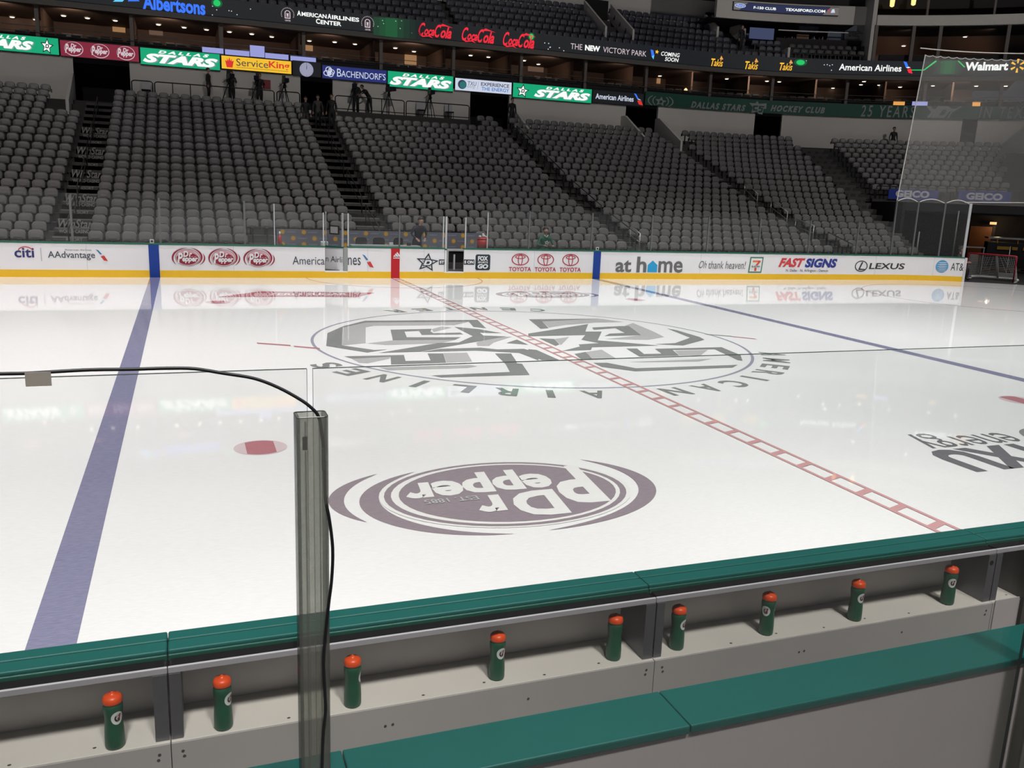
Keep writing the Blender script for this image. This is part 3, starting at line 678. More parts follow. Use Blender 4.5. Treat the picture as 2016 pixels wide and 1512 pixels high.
tube_post(-6.595, 2.537, 'smoky clear tube post with the black cable dropping into it')
tube_post(-4.137, 2.537, 'smoky clear tube post at the end of the bench wall, past the last bottle')
# cable along the glass and down the tube
def cable_pts():
    P = [on_y(px, py, y) for px, py, y in ((-60, 738, -2.02), (0, 736, -2.02), (52, 735, -2.022), (103, 732, -2.022), (180, 728, -2.02), (260, 727, -2.02), (330, 725, -2.02), (383, 726, -2.02), (440, 735, -2.022), (500, 745, -2.025),
        (548, 763, -2.03), (590, 786, -2.038), (612, 802, -2.043), (627, 820, -2.046), (633, 850, -2.048), (637, 890, -2.050), (639, 940, -2.056), (641, 985, -2.062), (648, 1020, -2.074), (655, 1080, -2.078), (653, 1140, -2.078), (647, 1190, -2.077), (641, 1250, -2.078), (637, 1300, -2.078),
        (640, 1370, -2.078), (641, 1400, -2.078), (636, 1450, -2.078), (634, 1520, -2.078), (634, 1600, -2.078))]
    out = []
    for i in range(len(P)-1):
        p0, p1, p2, p3 = P[max(i-1, 0)], P[i], P[i+1], P[min(i+2, len(P)-1)]
        for k in range(4):
            t = k/4
            out.append(.5*((2*p1)+(-p0+p2)*t+(2*p0-5*p1+4*p2-p3)*t*t+(-p0+3*p1-3*p2+p3)*t*t*t))
    out.append(P[-1]); return out
tag(MB().tube(cable_pts(), .0037, 8).build('cable', mat('cable_black', rgb(22, 23, 28), .45, noise=.1), smooth=True), 'black cable along the glass top, hanging into and beside the tube post', 'cable')
a, b = on_y(51, 731, -2.012), on_y(104, 756, -2.012)
tag(MB().box(a.x, b.x, -2.0285, -2.0265, b.z, a.z).build('tape', mat('tape_beige', rgb(172, 166, 156), .7, noise=.06, scale=40)), 'strip of beige tape holding the black cable to the glass', 'tape')

# squeeze bottles
BG = mat('bottle_green', rgb(24, 84, 58), .42, noise=.08, scale=30); BO = mat('bottle_orange', rgb(232, 82, 30), .38, noise=.05)
BW = mat('bottle_print', rgb(225, 230, 228), .5, noise=.04); BR = mat('bottle_bolt', rgb(150, 60, 40), .5, noise=.05)
BD = mat('bottle_dark', rgb(22, 40, 30), .5, noise=.05)
def make_bottle():
    t = thing('squeeze_bottle', (0, 0, 0), 'x', 'bottle')
    prof = [(.030, 0), (.0375, .003), (.0395, .012), (.0395, .05), (.0380, .085), (.0355, .115), (.0350, .135), (.0370, .158), (.0392, .178), (.0390, .192), (.036, .202), (.033, .205)]
    MB().lathe(prof, n=28).build('bottle_body', BG, t, smooth=True)
    prof = [(.0355, .204), (.0385, .206), (.0392, .212), (.0388, .222), (.0365, .230), (.030, .237), (.018, .241), (.0125, .243), (.011, .246), (.008, .248)]
    cap = MB().lathe(prof, n=28).build('bottle_cap', BO, t, smooth=True)
    MB().lathe([(.006, .247), (.0065, .250), (.004, .252)], n=12).build('nozzle', BO, cap, smooth=True)
    # round white emblem wrapped on the front, a bold letter with a bolt through it
    R = .0398
    def wrap(u, v, k): 
        a = (u-.5)*.054/R; rr = R+.0006+.0004*k
        z = .146+(v-.5)*.060
        prof_r = [(.115, .0355), (.135, .0350), (.158, .0370), (.178, .0392), (.192, .0390)]
        for (z0, r0), (z1, r1) in zip(prof_r, prof_r[1:]):
            if z0 <= z <= z1: rr = r0+(r1-r0)*(z-z0)/(z1-z0)+.0008+.0004*k
        return Vector((math.sin(a)*rr, -math.cos(a)*rr, z))
    # drawn on a fine grid so that it follows the round wall
    def disc(mm, rx, ry, k):
        V, F = [wrap(.5, .5, k)], []
        for r in (.33, .66, 1.0):
            V += [wrap(.5+rx*r*math.cos(t), .5+ry*r*math.sin(t), k) for t in [2*PI*i/24 for i in range(24)]]
        for i in range(24): F.append((0, 1+i, 1+(i+1) % 24))
        for q in (0, 1):
            for i in range(24): F.append((1+24*q+i, 1+24*(q+1)+i, 1+24*(q+1)+(i+1) % 24, 1+24*q+(i+1) % 24))
        return V, F
    e = MB(); e.add(*disc(BW, .5, .5, 0), 0)
    V, F = text('G', .05); e.add([wrap(.26+.46*x, .22+.56*y, 2) for x, y in V], F, 1)
    e.add([wrap(x, y, 4) for x, y in ((.62, .82), (.78, .82), (.60, .52), (.72, .52), (.42, .18), (.52, .46), (.42, .46))], [(0, 1, 2), (1, 3, 2), (2, 3, 5), (5, 6, 2), (3, 4, 5)][:5], 2)
    e.build('emblem', [BW, BD, BR], t)
    return t
b0 = make_bottle()
spots = [((226, 1478), 25, 'first from the taped end of the shelf'), ((441, 1440), 45, 'just past the first steel beam'), ((697, 1395), 72, 'next to the tube post, emblem turned aside'), ((982, 1341), 10, 'alone mid-shelf, emblem to the front'),
   ((1213, 1302), 95, 'just before the middle steel beam'), ((1338, 1281), 22, 'just past the middle steel beam'), ((1515, 1252), -62, 'second past the middle steel beam'), ((1690, 1224), -2, 'second from the last steel beam'), ((1873, 1192), -28, 'last one, beside the end steel beam')]
for i, (q, rz, lab) in enumerate(spots):
    c = b0 if i == 0 else dup(b0)
    p = on_z(*q, .7005); c.location = (p.x, max(min(p.y+.036, -.17), -.352), .7005); c.rotation_euler.z = math.radians(rz+ (4 if i else 3))
    c['label'] = 'green squeeze bottle with orange cap, '+lab; c['category'] = 'bottle'; c['group'] = 'squeeze bottles on the bench shelf'
# ================================================================ far stands
ZC = [1.19, 1.41, 1.64, 1.89, 2.16, 2.45, 2.73, 3.00, 3.28, 3.58, 3.90, 4.20, 4.54, 4.87, 5.18, 5.50, 5.81, 6.14, 6.47, 6.81, 7.13]
OFF0, TR = 1.49, .85                       # first row, tread depth
NR = len(ZC)
tread = lambda k: ZC[k]-.71
CONC = mat('concrete_dark', rgb(66, 64, 64), .85, noise=.12, scale=1.2)
STEP = mat('stair_dark', rgb(84, 81, 80), .85, noise=.12, scale=2)
NOSE = mat('stair_nosing', rgb(128, 126, 122), .7, noise=.1)
WALLG = mat('wall_light_grey', rgb(216, 211, 205), .75, noise=.05, scale=.8)
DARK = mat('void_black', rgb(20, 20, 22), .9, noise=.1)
BLACKM = mat('rail_black', rgb(24, 24, 27), .45, .3, noise=.1)
CHROME = mat('rail_bright', rgb(190, 190, 186), .3, .7, noise=.05)
AISLES = [(-11.0, -9.8), (-.85, .6), (9.75, 10.75), (20.0, 21.15)]
s45 = 46.5                                     # degrees where the built stands stop
def rowring(mb, k, a, b, o0, o1, z0, z1, mm=0):
    mb.rbox(a, b, o0, o1, z0, z1, mm)
bowl = MB()
for k in range(NR):
    o0 = OFF0-.45+TR*k
    # straight part and corner up to the stairs beside the tunnel
    bowl.rbox(-20, s_of(17.2, o0+.4), o0, o0+TR+.02, tread(k)-.6, tread(k))
    if k >= 11: bowl.rbox(s_of(21.0, o0+.4), s_of(s45, o0+.4), o0, o0+TR+.02, tread(k)-.6, tread(k))
    bowl.rbox(s_of(17.2, o0+.4), s_of(21.0, o0+.4), o0, o0+TR+.02, tread(k)-.6, tread(k)-.03)
struct(bowl, 'stands_floor', CONC, 'dark stepped concrete of the far stands')
struct(MB().rbox(-20, s_of(24, .6), .22, OFF0-.4, -.05, .25), 'walkway_floor', CONC, 'dark walkway behind the far boards')
# stairs: half steps with pale nosings
for i, (a, b) in enumerate(AISLES):
    st = MB(); n = MB()
    for k in range(NR):
        o0 = OFF0-.45+TR*k
        st.rbox(a, b, o0, o0+TR/2, tread(k)-.3, tread(k)+.13)
        if k < 9 or i > 2: n.rbox(a+.05, b-.05, o0-.006, o0+.03, tread(k)+.10, tread(k)+.134)
    o = struct(st, 'stairs', STEP, ('stairs with white script lettering on the risers', 'centre stairs above the penalty box', 'dark stairs behind the second blue stripe', 'stairs with bright handrails')[i])
    n.build('nosing', NOSE, o)
st = MB()
for k in range(NR):
    o0 = OFF0-.45+TR*k
    st.rbox(s_of(17.4, o0), s_of(20.6, o0), o0, o0+TR/2, tread(k)-.3, tread(k)+.12)
struct(st, 'stairs', STEP, 'curved stairs beside the tunnel')

# ---- script lettering on the stair risers of the first aisle
SCR = mat('stair_print', rgb(160, 158, 155), .7, noise=.25, scale=30)
def riser_text(k, rows, s0, s1, body, mm, shear=.3, bold=.0):
    """letters spread over several risers: each riser shows its slice, laid on the stepped faces"""
    V, F = text(body, bold, shear)
    n = max(1, rows)
    P = []
    for x, y in V:
        kk = min(int(y*n), n-1); fr = y*n-kk
        o0 = OFF0-.45+TR*(k+kk)
        P.append(ring(s0+(s1-s0)*x, o0-.012+.0*fr, tread(k+kk)-.17+.29*fr) if kk+k < NR else ring(s0, o0, 0))
    return P, F
lt = MB()
for k in (4, 7, 10, 13, 16):
    for body, z0, z1, s0, s1 in (('WinStar', -.18, .36, -10.95, -9.86),):
        V, F = text(body, .02, .35)
        o0 = OFF0-.45+TR*k
        lt.add([ring(s0+(s1-s0)*x, o0-.015, tread(k)-.18+.31*y) for x, y in V], F)
    V, F = text('WORLD CASINO', .02, 0); o0 = OFF0-.45+TR*(k-1)+.0
    lt.add([ring(-10.85+.95*x, OFF0-.45+TR*(k-1)-.012, tread(k-1)-.04+.13*y) for x, y in V], F)
    if k > 1:
        V, F = text('RESORT', .02, 0)
        lt.add([ring(-10.55+.5*x, OFF0-.45+TR*(k-2)-.012, tread(k-2)+.0+.1*y) for x, y in V], F)
struct(lt, 'stair_lettering', SCR, 'white script lettering on the risers', )
lt = MB()
for k in range(2, 19, 1):
    if k % 4 == 3: continue
    V, F = text('WinStar' if k % 2 else 'CASINO', .02, .3)
    lt.add([ring(9.78+.5*x, OFF0-.45+TR*k-.015, tread(k)-.1+.2*y) for x, y in V], F)
struct(lt, 'stair_lettering', SCR, 'white script lettering on the dark stairs')

# ---- one folding seat, tip-up pan against the backrest
SEATM = mat('seat_grey', rgb(108, 106, 106), .42, noise=.06, scale=6, bump=.1)
PANM = mat('seat_pan_grey', rgb(112, 109, 108), .38, noise=.06, scale=6)
IRON = mat('seat_iron', rgb(30, 30, 32), .5, .3, noise=.1)
HING = mat('seat_hinge', rgb(150, 150, 150), .25, .8, noise=.05)
def panel(mb, w0, w1, z0, z1, y, t, r, bulge, n=4, lean=0.0, k=0):
    """rounded plastic shell: wider at the middle, rounded on top, gently domed to the front"""
    h = z1-z0; out = []
    out.append((-w0/2+.015, z0)); out.append((w0/2-.015, z0)); out.append((w0/2, z0+.03)); out.append((max(w0, w1)/2, z0+h*.5))
    for i in range(n+1):
        a = PI/2*i/n; out.append((w1/2-r+r*math.cos(a), z1-r*.8+r*.8*math.sin(a)))
    for i in range(n+1):
        a = PI/2+PI/2*i/n; out.append((-w1/2+r+r*math.cos(a), z1-r*.8+r*.8*math.sin(a)))
    out.append((-max(w0, w1)/2, z0+h*.5)); out.append((-w0/2, z0+.03))
    N = len(out); zc = (z0+z1)/2
    f = lambda x, z, s, yy: (x*s, yy+lean*(z-z0), zc+(z-zc)*s)
    V = [f(x, z, 1, y+t) for x, z in out]+[f(x, z, 1, y+.008) for x, z in out]+[f(x, z, .93, y-bulge*.5) for x, z in out]+[f(x, z, .5, y-bulge) for x, z in out]
    F = [tuple(range(N))]+[tuple(3*N+i for i in range(N-1, -1, -1))]
    for q in range(3):
        for i in range(N): F.append((q*N+i, q*N+N+i, q*N+N+(i+1) % N, q*N+(i+1) % N))
    return mb.add(V, F, k)
def seat_back(mb, k=0): return panel(mb, .43, .44, .58, .872, .08, .03, .15, .012, lean=.10, k=k)
def seat_pan(mb, k=0): return panel(mb, .42, .44, .565, .85, .03, .035, .15, .03, lean=.08, k=k)
def seat_iron(mb, k=0):
    mb.box(-.03, .03, .07, .12, 0, .55, k); mb.box(-.22, .22, .06, .10, .535, .56, k)
    for x in (-.245, .245): mb.box(x-.012, x+.012, .02, .15, .50, .66, k)
    return mb
def seat_hinge(mb, k=0): return mb.box(-.04, .04, .004, .03, .548, .572, k)
def make_seat():
    t = thing('folding_seat', (0, 0, 0), 'x', 'seat')
    seat_back(MB()).build('backrest', SEATM, t, smooth=False); seat_pan(MB()).build('seat_pan', PANM, t)
    seat_iron(MB()).build('seat_stand', IRON, t); seat_hinge(MB()).build('hinge', HING, t)
    return t
def seats_of_row(k):
    """(section, index from its aisle, s, angle) for every seat of row k"""
    out = []; off = OFF0+TR*k
    n = 0; s = -11.27
    while s > -15.5: n += 1; out.append(('Z', n, s)); s -= .5
    for sec, a, b in (('A', -9.55, -1.0), ('B', .83, 9.6), ('C', 11.0, 19.85)):
        n = 0; s = a; cnt = int((b-a)/.5)+1; st = (b-a)/(cnt-1)
        for i in range(cnt): out.append((sec, i+1, a+st*i))
    s = 21.4; n = 0; end = s_of(16.6, off)-.2
    while s < end: n += 1; out.append(('D', n, s)); s += .5
    if k >= 11:
        s = s_of(21.6, off)+.25; n = 0; end = s_of(43.0, off)-.2
        while s < end: n += 1; out.append(('E', n, s)); s += .5
    return out
ALLS = []
for k in range(NR):
    for sec, n, s in seats_of_row(k):
        if k < 2 and -4.7 < s < 3.6: continue              # the penalty box stands here
        if k > 18 and sec in 'B' and s < 8.6: continue     # camera platform
        if sec == 'Z' and k > 16 and n < 4: continue       # tunnel mouth
        if k >= 18 and sec == 'D' and n < 3: continue
        p = ring(s, OFF0+TR*k, tread(k)); d = (p-CAM); dep = d.dot(_f)
        px = W/2+FPX*d.dot(CR)/dep
        rz = 0 if s <= CX else -(s-CX)/(CRAD+OFF0+TR*k)
        ALLS.append([dep, sec, k, n, s, p, rz, px])
vis = sorted([a for a in ALLS if 4 < a[7] < W-4], key=lambda a: a[0])
NEAR = vis[:300]; nearid = set(id(a) for a in NEAR)
# the many further seats: one object
pr = MB(); seat_back(pr, 0); seat_pan(pr, 0); seat_iron(pr, 1); seat_hinge(pr, 2)
def mass(rows, proto, name, mats, label):
    V, F, Mi = [], [], []
    for p, rz in rows:
        c, s = math.cos(rz), math.sin(rz); n = len(V)
        V += [(p.x+v.x*c-v.y*s, p.y+v.x*s+v.y*c, p.z+v.z) for v in proto.v]
        F += [tuple(i+n for i in f) for f in proto.f]; Mi += proto.m
    me = bpy.data.meshes.new(name); me.from_pydata(V, [], F)
    for mm in mats: me.materials.append(mm)
    me.polygons.foreach_set('material_index', Mi); me.update()
    o = bpy.data.objects.new(name, me); COL.objects.link(o)
    return tag(o, label, 'seats', kind='stuff')
mass([(a[5], a[6]) for a in ALLS if id(a) not in nearid], pr, 'folding_seats', [SEATM, IRON, HING], 'rows of grey folding seats higher up and further round the lower stands')
ORD = ['first', 'second', 'third', 'fourth', 'fifth', 'sixth', 'seventh', 'eighth', 'ninth', 'tenth', 'eleventh', 'twelfth', 'thirteenth', 'fourteenth', 'fifteenth', 'sixteenth', 'seventeenth', 'eighteenth', 'nineteenth', 'twentieth', 'twenty-first']
def seat_label(sec, k, n):
    row = ORD[k]+' row'
    if sec == 'Z': return f'grey folding seat, {row}, {ORD[n-1]} from the lettered stairs on the bank side'
    if sec == 'A': return f'grey folding seat, {row}, {ORD[n-1]} from the lettered stairs towards centre'
    if sec == 'B': return f'grey folding seat, {row}, {ORD[n-1]} past the centre stairs towards the net'
    if sec == 'C': return f'grey folding seat, {row}, {ORD[n-1]} past the dark stairs towards the net'
    return f'grey folding seat, {row}, {ORD[n-1]} past the bright handrails'
GRP = {'Z': 'folding seats before the lettered stairs', 'A': 'folding seats between the lettered and centre stairs', 'B': 'folding seats past the centre stairs', 'C': 'folding seats past the dark stairs', 'D': 'folding seats past the bright handrails'}
# ---- handrails in the stairs
def rail(pts, r, mm, label, posts=True, drop=.9):
    t = thing('handrail', pts[0]-Vector((0, 0, drop)), label, 'handrail', 'stair handrails')
    MB().tube(pts, r, 8).build('rail', mm, t, smooth=True)
    low = [p-Vector((0, 0, .35)) for p in pts]
    MB().tube(low, r*.8, 8).build('rail', mm, t, smooth=True)
    for p in (pts[0], pts[-1]): MB().tube([p-Vector((0, 0, drop)), p+Vector((0, 0, .0))], r, 8).build('post', mm, t, smooth=True)
    return t
def rp(s, k, h=.95): return ring(s, OFF0-.2+TR*k, tread(min(k, NR-1))+h)
LABR = ('lettered stairs', 'centre stairs', 'dark stairs', 'bright stairs')
for ai, sx in ((0, -10.4), (1, -.12), (2, 10.55)):
    for j, (k0, k1) in enumerate(((1, 4), (5, 9), (10, 14), (15, 18))):
        rail([rp(sx, k0), rp(sx, k1)], .022, BLACKM, 'black handrail in the '+LABR[ai]+', '+('lowest one', 'second one up', 'third one up', 'topmost one')[j])
for j, (k0, k1) in enumerate(((0, 2), (3.2, 4.8), (5.6, 7.2), (8.6, 10))):
    p0, p1 = ring(20.95, OFF0-.2+TR*k0, tread(int(k0))+.95), ring(20.95, OFF0-.2+TR*k1, tread(int(k1))+.95)
    rail([p0, p1], .022, CHROME if j else BLACKM, 'bright handrail in the stairs behind the slogan, '+('lowest one', 'second one up', 'third one up', 'topmost one')[j])
rail([rp(10.72, 1), rp(10.72, 2)], .022, CHROME, 'bright short handrail at the foot of the dark stairs')

# ================================================================ back wall of the lower stands, with tunnel mouths
BOFF = 20.35
def wseg(x0, x1, nm, lab, z0=5.6, z1=8.82):
    s0 = on_ring(x0, 190, BOFF)[0]; s1 = on_ring(x1, 220, BOFF)[0]
    return struct(MB().rbox(s0, s1, BOFF, BOFF+.2, z0, z1), nm, WALLG, lab)
WS = [(-60, 150), (258, 592), (655, 925), (1003, 1232), (1298, 1488), (1545, 1900), (1935, 2060)]
for i, (a, b) in enumerate(WS): wseg(a, b, 'wall_back.%03d' % i, 'light grey wall under the signs of the far stands')
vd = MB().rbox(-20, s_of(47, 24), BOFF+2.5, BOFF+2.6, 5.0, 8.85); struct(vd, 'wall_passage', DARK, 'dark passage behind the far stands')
struct(MB().rbox(-20, s_of(47, 22), OFF0-.5+TR*NR, BOFF+2.5, 6.0, tread(NR-1)+.25), 'concourse_floor', CONC, 'floor behind the top row')
for x0, x1, y0, y1, nm in ((136, 150, 125, 185, 'beside the tunnel by the maroon sign'), (1012, 1035, 208, 268, 'beside the tunnel by the pale sign'), (1233, 1270, 236, 266, 'at the tunnel under the black sign'), (1300, 1345, 242, 292, 'past the tunnel under the black sign')):
    q = MB(); a = on_ring(x0, y0, 19.6); b = on_ring(x1, y1, 17.2)
    s0 = a[0]
    P = [ring(s0, 17.0, tread(17)+.3), ring(s0, 20.3, tread(20)+.2), ring(s0, 20.3, 8.0), ring(s0, 19.8, 8.0), ring(s0, 17.0, tread(18)+.75)]
    n = len(P); e = ring(s0+.14, 0, 0)-ring(s0, 0, 0)
    q.add(P+[p_+e for p_ in P], [tuple(range(n)), tuple(range(2*n-1, n-1, -1))]+[(i, n+i, n+(i+1) % n, (i+1) % n) for i in range(n)])
    tag(q.build('parapet', WALLG), 'pale grey sloping side wall '+nm, 'wall', 'sloping side walls of the tunnels')

# camera platform along the back wall
PLAT = mat('platform_grey', rgb(70, 68, 68), .8, noise=.1)
for x0, x1, lab in ((262, 592, 'grey camera platform under the emerald and yellow signs'), (658, 925, 'grey camera platform under the navy sign')):
    s0 = on_ring(x0, 190, 18.9)[0]; s1 = on_ring(x1, 230, 18.9)[0]
    t = tag(MB().rbox(s0, s1, 18.75 if x0 > 300 else 19.0, BOFF-.01, 6.2, 7.02).build('camera_platform', PLAT), lab, 'platform')
def railing(x0, x1, n, lab, off=18.85, z0=7.02, h=.78):
    s0 = on_ring(x0, 180, off)[0]; s1 = on_ring(x1, 200, off)[0]
    t = thing('platform_railing', ring(s0, off, z0), lab, 'railing', 'railings of the camera platforms')
    MB().tube([ring(s0, off, z0), ring(s0, off, z0+h-.08), ring(s0+.06, off, z0+h-.02), ring(s0+.14, off, z0+h), ring(s1-.14, off, z0+h), ring(s1-.06, off, z0+h-.02), ring(s1, off, z0+h-.08), ring(s1, off, z0)], .028, 8).build('frame', BLACKM, t, smooth=True)
    MB().tube([ring(s0, off, z0+.12), ring(s1, off, z0+.12)], .022, 8).build('rail', BLACKM, t, smooth=True)
    for i in range(1, n): MB().tube([ring(s0+(s1-s0)*i/n, off, z0), ring(s0+(s1-s0)*i/n, off, z0+h)], .022, 8).build('post', BLACKM, t, smooth=True)
for x0, x1, n, lab in ((260, 302, 1, 'short black railing loop by the maroon sign tunnel'), (305, 410, 3, 'black railing under the emerald sign before the cameras'), (412, 540, 3, 'black railing in front of the first two cameras'), (545, 590, 1, 'black railing in front of the camera by the clock'),
      (660, 796, 3, 'black railing under the navy sign'), (800, 924, 3, 'black railing under the second emerald sign')):
    railing(x0, x1, n, lab, 18.85 if x0 < 600 else 18.8)

# ================================================================ tunnel in the corner with its two blue signs
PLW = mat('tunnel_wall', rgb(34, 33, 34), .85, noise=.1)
q = MB()
q.rbox(s_of(21.0, 10.3), s_of(47, 10.3), 10.1, 10.4, 3.0, 3.55)
struct(q, 'tunnel_lintel', CONC, 'dark edge of the stands above the corner tunnel')
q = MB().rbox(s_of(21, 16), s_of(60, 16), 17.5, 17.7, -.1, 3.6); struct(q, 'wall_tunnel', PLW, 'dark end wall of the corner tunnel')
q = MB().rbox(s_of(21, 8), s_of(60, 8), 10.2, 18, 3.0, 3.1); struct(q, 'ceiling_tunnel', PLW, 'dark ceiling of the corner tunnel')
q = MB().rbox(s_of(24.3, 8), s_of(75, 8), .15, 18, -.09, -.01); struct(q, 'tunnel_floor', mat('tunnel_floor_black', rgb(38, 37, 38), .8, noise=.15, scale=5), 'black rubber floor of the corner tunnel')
def radial(deg, o0, o1, z0, z1, th=.15):
    a, b = pol(deg, CRAD+o0, 0), pol(deg, CRAD+o1, 0); d = (b-a).normalized(); n_ = Vector((-d.y, d.x, 0))*th
    V = []
    for z in (z0, z1): V += [a+Vector((0, 0, z)), b+Vector((0, 0, z)), b+n_+Vector((0, 0, z)), a+n_+Vector((0, 0, z))]
    return MB().add(V, [(3, 2, 1, 0), (4, 5, 6, 7), (0, 1, 5, 4), (1, 2, 6, 5), (2, 3, 7, 6), (3, 0, 4, 7)])
struct(radial(20.8, 5.6, 18, 0, 3.4), 'wall_tunnel.001', PLW, 'dark side wall of the corner tunnel')
struct(radial(46.5, 10.2, 21, 3.0, 8.8), 'wall_section', WALLG, 'light grey wall at the end of the corner stands')
GEB = mat('sign_blue', rgb(36, 62, 165), .5, noise=.04); GEW = mat('sign_white', rgb(225, 228, 235), .5, noise=.03)
for x0, x1, y0, y1, tx, lab in ((1750, 1845, 371, 396, (1763, 1830, 375, 389), 'blue sign with white letters above the tunnel, nearer the stairs'), (1888, 1988, 374, 400, (1902, 1974, 380, 394), 'blue sign with white letters above the tunnel, over the net')):
    s0, z1 = on_ring(x0, y0, 10.05); s1, z0 = on_ring(x1, y1, 10.05)
    t = thing('blue_sign', ring((s0+s1)/2, 10.05, z0), lab, 'sign')
    MB().rbox(s0, s1, 10.0, 10.08, z0+.02, z1-.02).build('sign_board', GEB, t)
    Logo().t(GEW, 'GEICO', (0, 0, 1, 1), .05).on('lettering', pxring(tx[0], tx[1], tx[2], tx[3], 9.99), t)
s0, s1 = s_of(21.6, 10.5), s_of(43.5, 10.5)
t = thing('guard_rail', ring(s0, 10.4, 3.55), 'dark guard rail along the stands above the corner tunnel', 'railing')
MB().tube([ring(s0+(s1-s0)*i/14, 10.3, 4.25) for i in range(15)], .025, 8).build('rail', BLACKM, t, smooth=True)
for i in range(0, 15, 2): MB().tube([ring(s0+(s1-s0)*i/14, 10.3, 3.5), ring(s0+(s1-s0)*i/14, 10.3, 4.25)], .02, 6).build('post', BLACKM, t, smooth=True)
# warm doorway and clutter inside the tunnel
WOOD = mat('door_wood', rgb(150, 100, 60), .5, noise=.12, scale=4)
P = on_ring(1938, 470, 17.3)
q = MB().rbox(P[0]-.75, P[0]+.45, 17.38, 17.48, -.01, 2.2); dr = struct(q, 'door_1', WOOD, 'lit wooden door at the back of the tunnel')
MB().rbox(P[0]+.45, P[0]+.62, 17.36, 17.48, -.01, 2.25).build('door_frame', mat('door_frame_dark', rgb(50, 42, 38), .6, noise=.1), dr)
lamp = tag(MB().rbox(P[0]-.1, P[0]+.25, 16.9, 17.05, 2.35, 2.5).build('wall_lamp', glow('lamp_warm', (1.0, .55, .22, 1), 1.2)), 'small warm lamp over the wooden tunnel door', 'lamp')
l = bpy.data.lights.new('tunnel_light', 'POINT'); lo = bpy.data.objects.new('tunnel_light', l); COL.objects.link(lo); l.energy = 18; l.color = (1, .7, .45); l.shadow_soft_size = .15; lo.location = ring(P[0], 16.5, 2.4)

# goal net parked at the corner opening
NETR = mat('goal_red', rgb(168, 30, 52), .4, noise=.06); NETW = mat('goal_white', rgb(205, 203, 200), .5, noise=.06)
def goal():
    a, b = Vector((27.38, 26.78, 0)), Vector((28.06, 24.80, 0))
    u = (b-a).normalized(); n = Vector((-u.y, u.x, 0)); n = n if n.x > 0 else -n
    t = thing('goal_net', a, 'red goal frame with white netting parked in the corner opening', 'goal')
    h = 1.17; z = Vector((0, 0, 1))
    MB().tube([a, a+z*(h-.03), a+z*h+u*.05, b+z*h-u*.05, b+z*(h-.03), b], .032, 10).build('goal_frame', NETR, t, smooth=True)
    base = [a]+[a+n*(1.0*math.sin(w))+u*(.30*(1-math.cos(w))) for w in [PI/2*i/6 for i in range(1, 7)]]
    base2 = [b]+[b+n*(1.0*math.sin(w))-u*(.30*(1-math.cos(w))) for w in [PI/2*i/6 for i in range(1, 7)]]
    MB().tube(base+base2[::-1], .03, 8).build('base_frame', NETW, t, smooth=True)
    top = [a+z*h, a+z*h+n*.45+u*.25, b+z*h+n*.45-u*.25, b+z*h]
    MB().tube(top, .022, 8).build('top_frame', NETR, t, smooth=True)
    c = (a+b)/2
    MB().beam(c+z*h+n*.45, c+n*1.0, .10, .03).build('back_support', NETW, t)
    m = MB()
    lo_ = base+base2[::-1]; N = len(lo_)
    def lerp(L, f):
        x = f*(len(L)-1); i = min(int(x), len(L)-2); return L[i]+(L[i+1]-L[i])*(x-i)
    hi = [a+z*h, a+z*h+n*.45+u*.25, b+z*h+n*.45-u*.25, b+z*h]
    rows = []
    for i in range(41):
        f = i/40; A = lerp(lo_, f)+z*.03; B = lerp(hi, f); rows.append([A+(B-A)*(j/14) for j in range(15)])
    for r_ in rows: m.tube([r_[j] for j in (0, 4, 9, 14)], .006, 3, cap=False)
    for j in range(0, 15): m.tube([r_[j] for r_ in rows], .006, 3, cap=False)
    m.build('netting', NETW, t)
    pad = MB().tube([p+z*.07 for p in base[2:]+base2[::-1][:-2]], .07, 8); pad.build('base_padding', NETW, t, smooth=True)
    return t
goal()
t = tag(radial(24.6, -.02, .55, 0, 1.05, .1).build('board_end', mat('end_pale', rgb(214, 210, 212), .5, noise=.05)), 'pale end of the dasher boards at the corner opening', 'dasher board')
# rolling case, silver rails and squeegee kit behind the net
BLK2 = mat('case_black', rgb(28, 28, 30), .5, noise=.1); YEP = mat('cart_yellow', rgb(190, 140, 50), .5, noise=.1); SIL = mat('silver', rgb(180, 180, 178), .3, .7, noise=.06)
def at_floor(px, py, off):
    s, z = on_ring(px, py, off); return ring(s, off, 0), s
p, s = at_floor(1995, 480, 9)
t = thing('equipment_cart', p, 'black equipment cart with silver top bar and yellow straps behind the net', 'cart')
MB().rbox(s-1.2, s+1.3, 8.6, 9.6, .25, 1.55).build('cart_body', BLK2, t, bevel=.02); MB().rbox(s-1.25, s+1.3, 8.5, 9.6, 1.72, 1.80).build('top_bar', SIL, t)
for d in (-1.15, -.2, .8): MB().rbox(s+d, s+d+.05, 8.55, 8.6, 1.5, 1.75).build('strap', YEP, t)
for d, e in ((-1.1, .6), (-.4, .25), (.1, .3)): MB().rbox(s+d, s+d+e, 8.54, 8.6, 1.18, 1.34).build('strap', YEP, t)
for d in (-1.0, 1.0):
    for e in (8.75, 9.4): MB().lathe([(.1, -.03), (.12, 0), (.1, .03)], ring(s+d, e, .12), 12).build('wheel', BLACKM, t)
for px, py, off, lab, w in ((1940, 487, 6.0, 'pale shelf edge of a steel table behind the net', .9),):
    p, s = at_floor(px, py, off); z = on_ring(px, py, off)[1]
    t = thing('steel_table', p, lab, 'table')
    MB().rbox(s-w, s+w*.2, off, off+.6, z-.05, z).build('table_top', SIL, t)
    for d in (-w+.05, w*.15): MB().rbox(s+d, s+d+.05, off+.05, off+.55, 0, z-.05).build('leg', SIL, t)
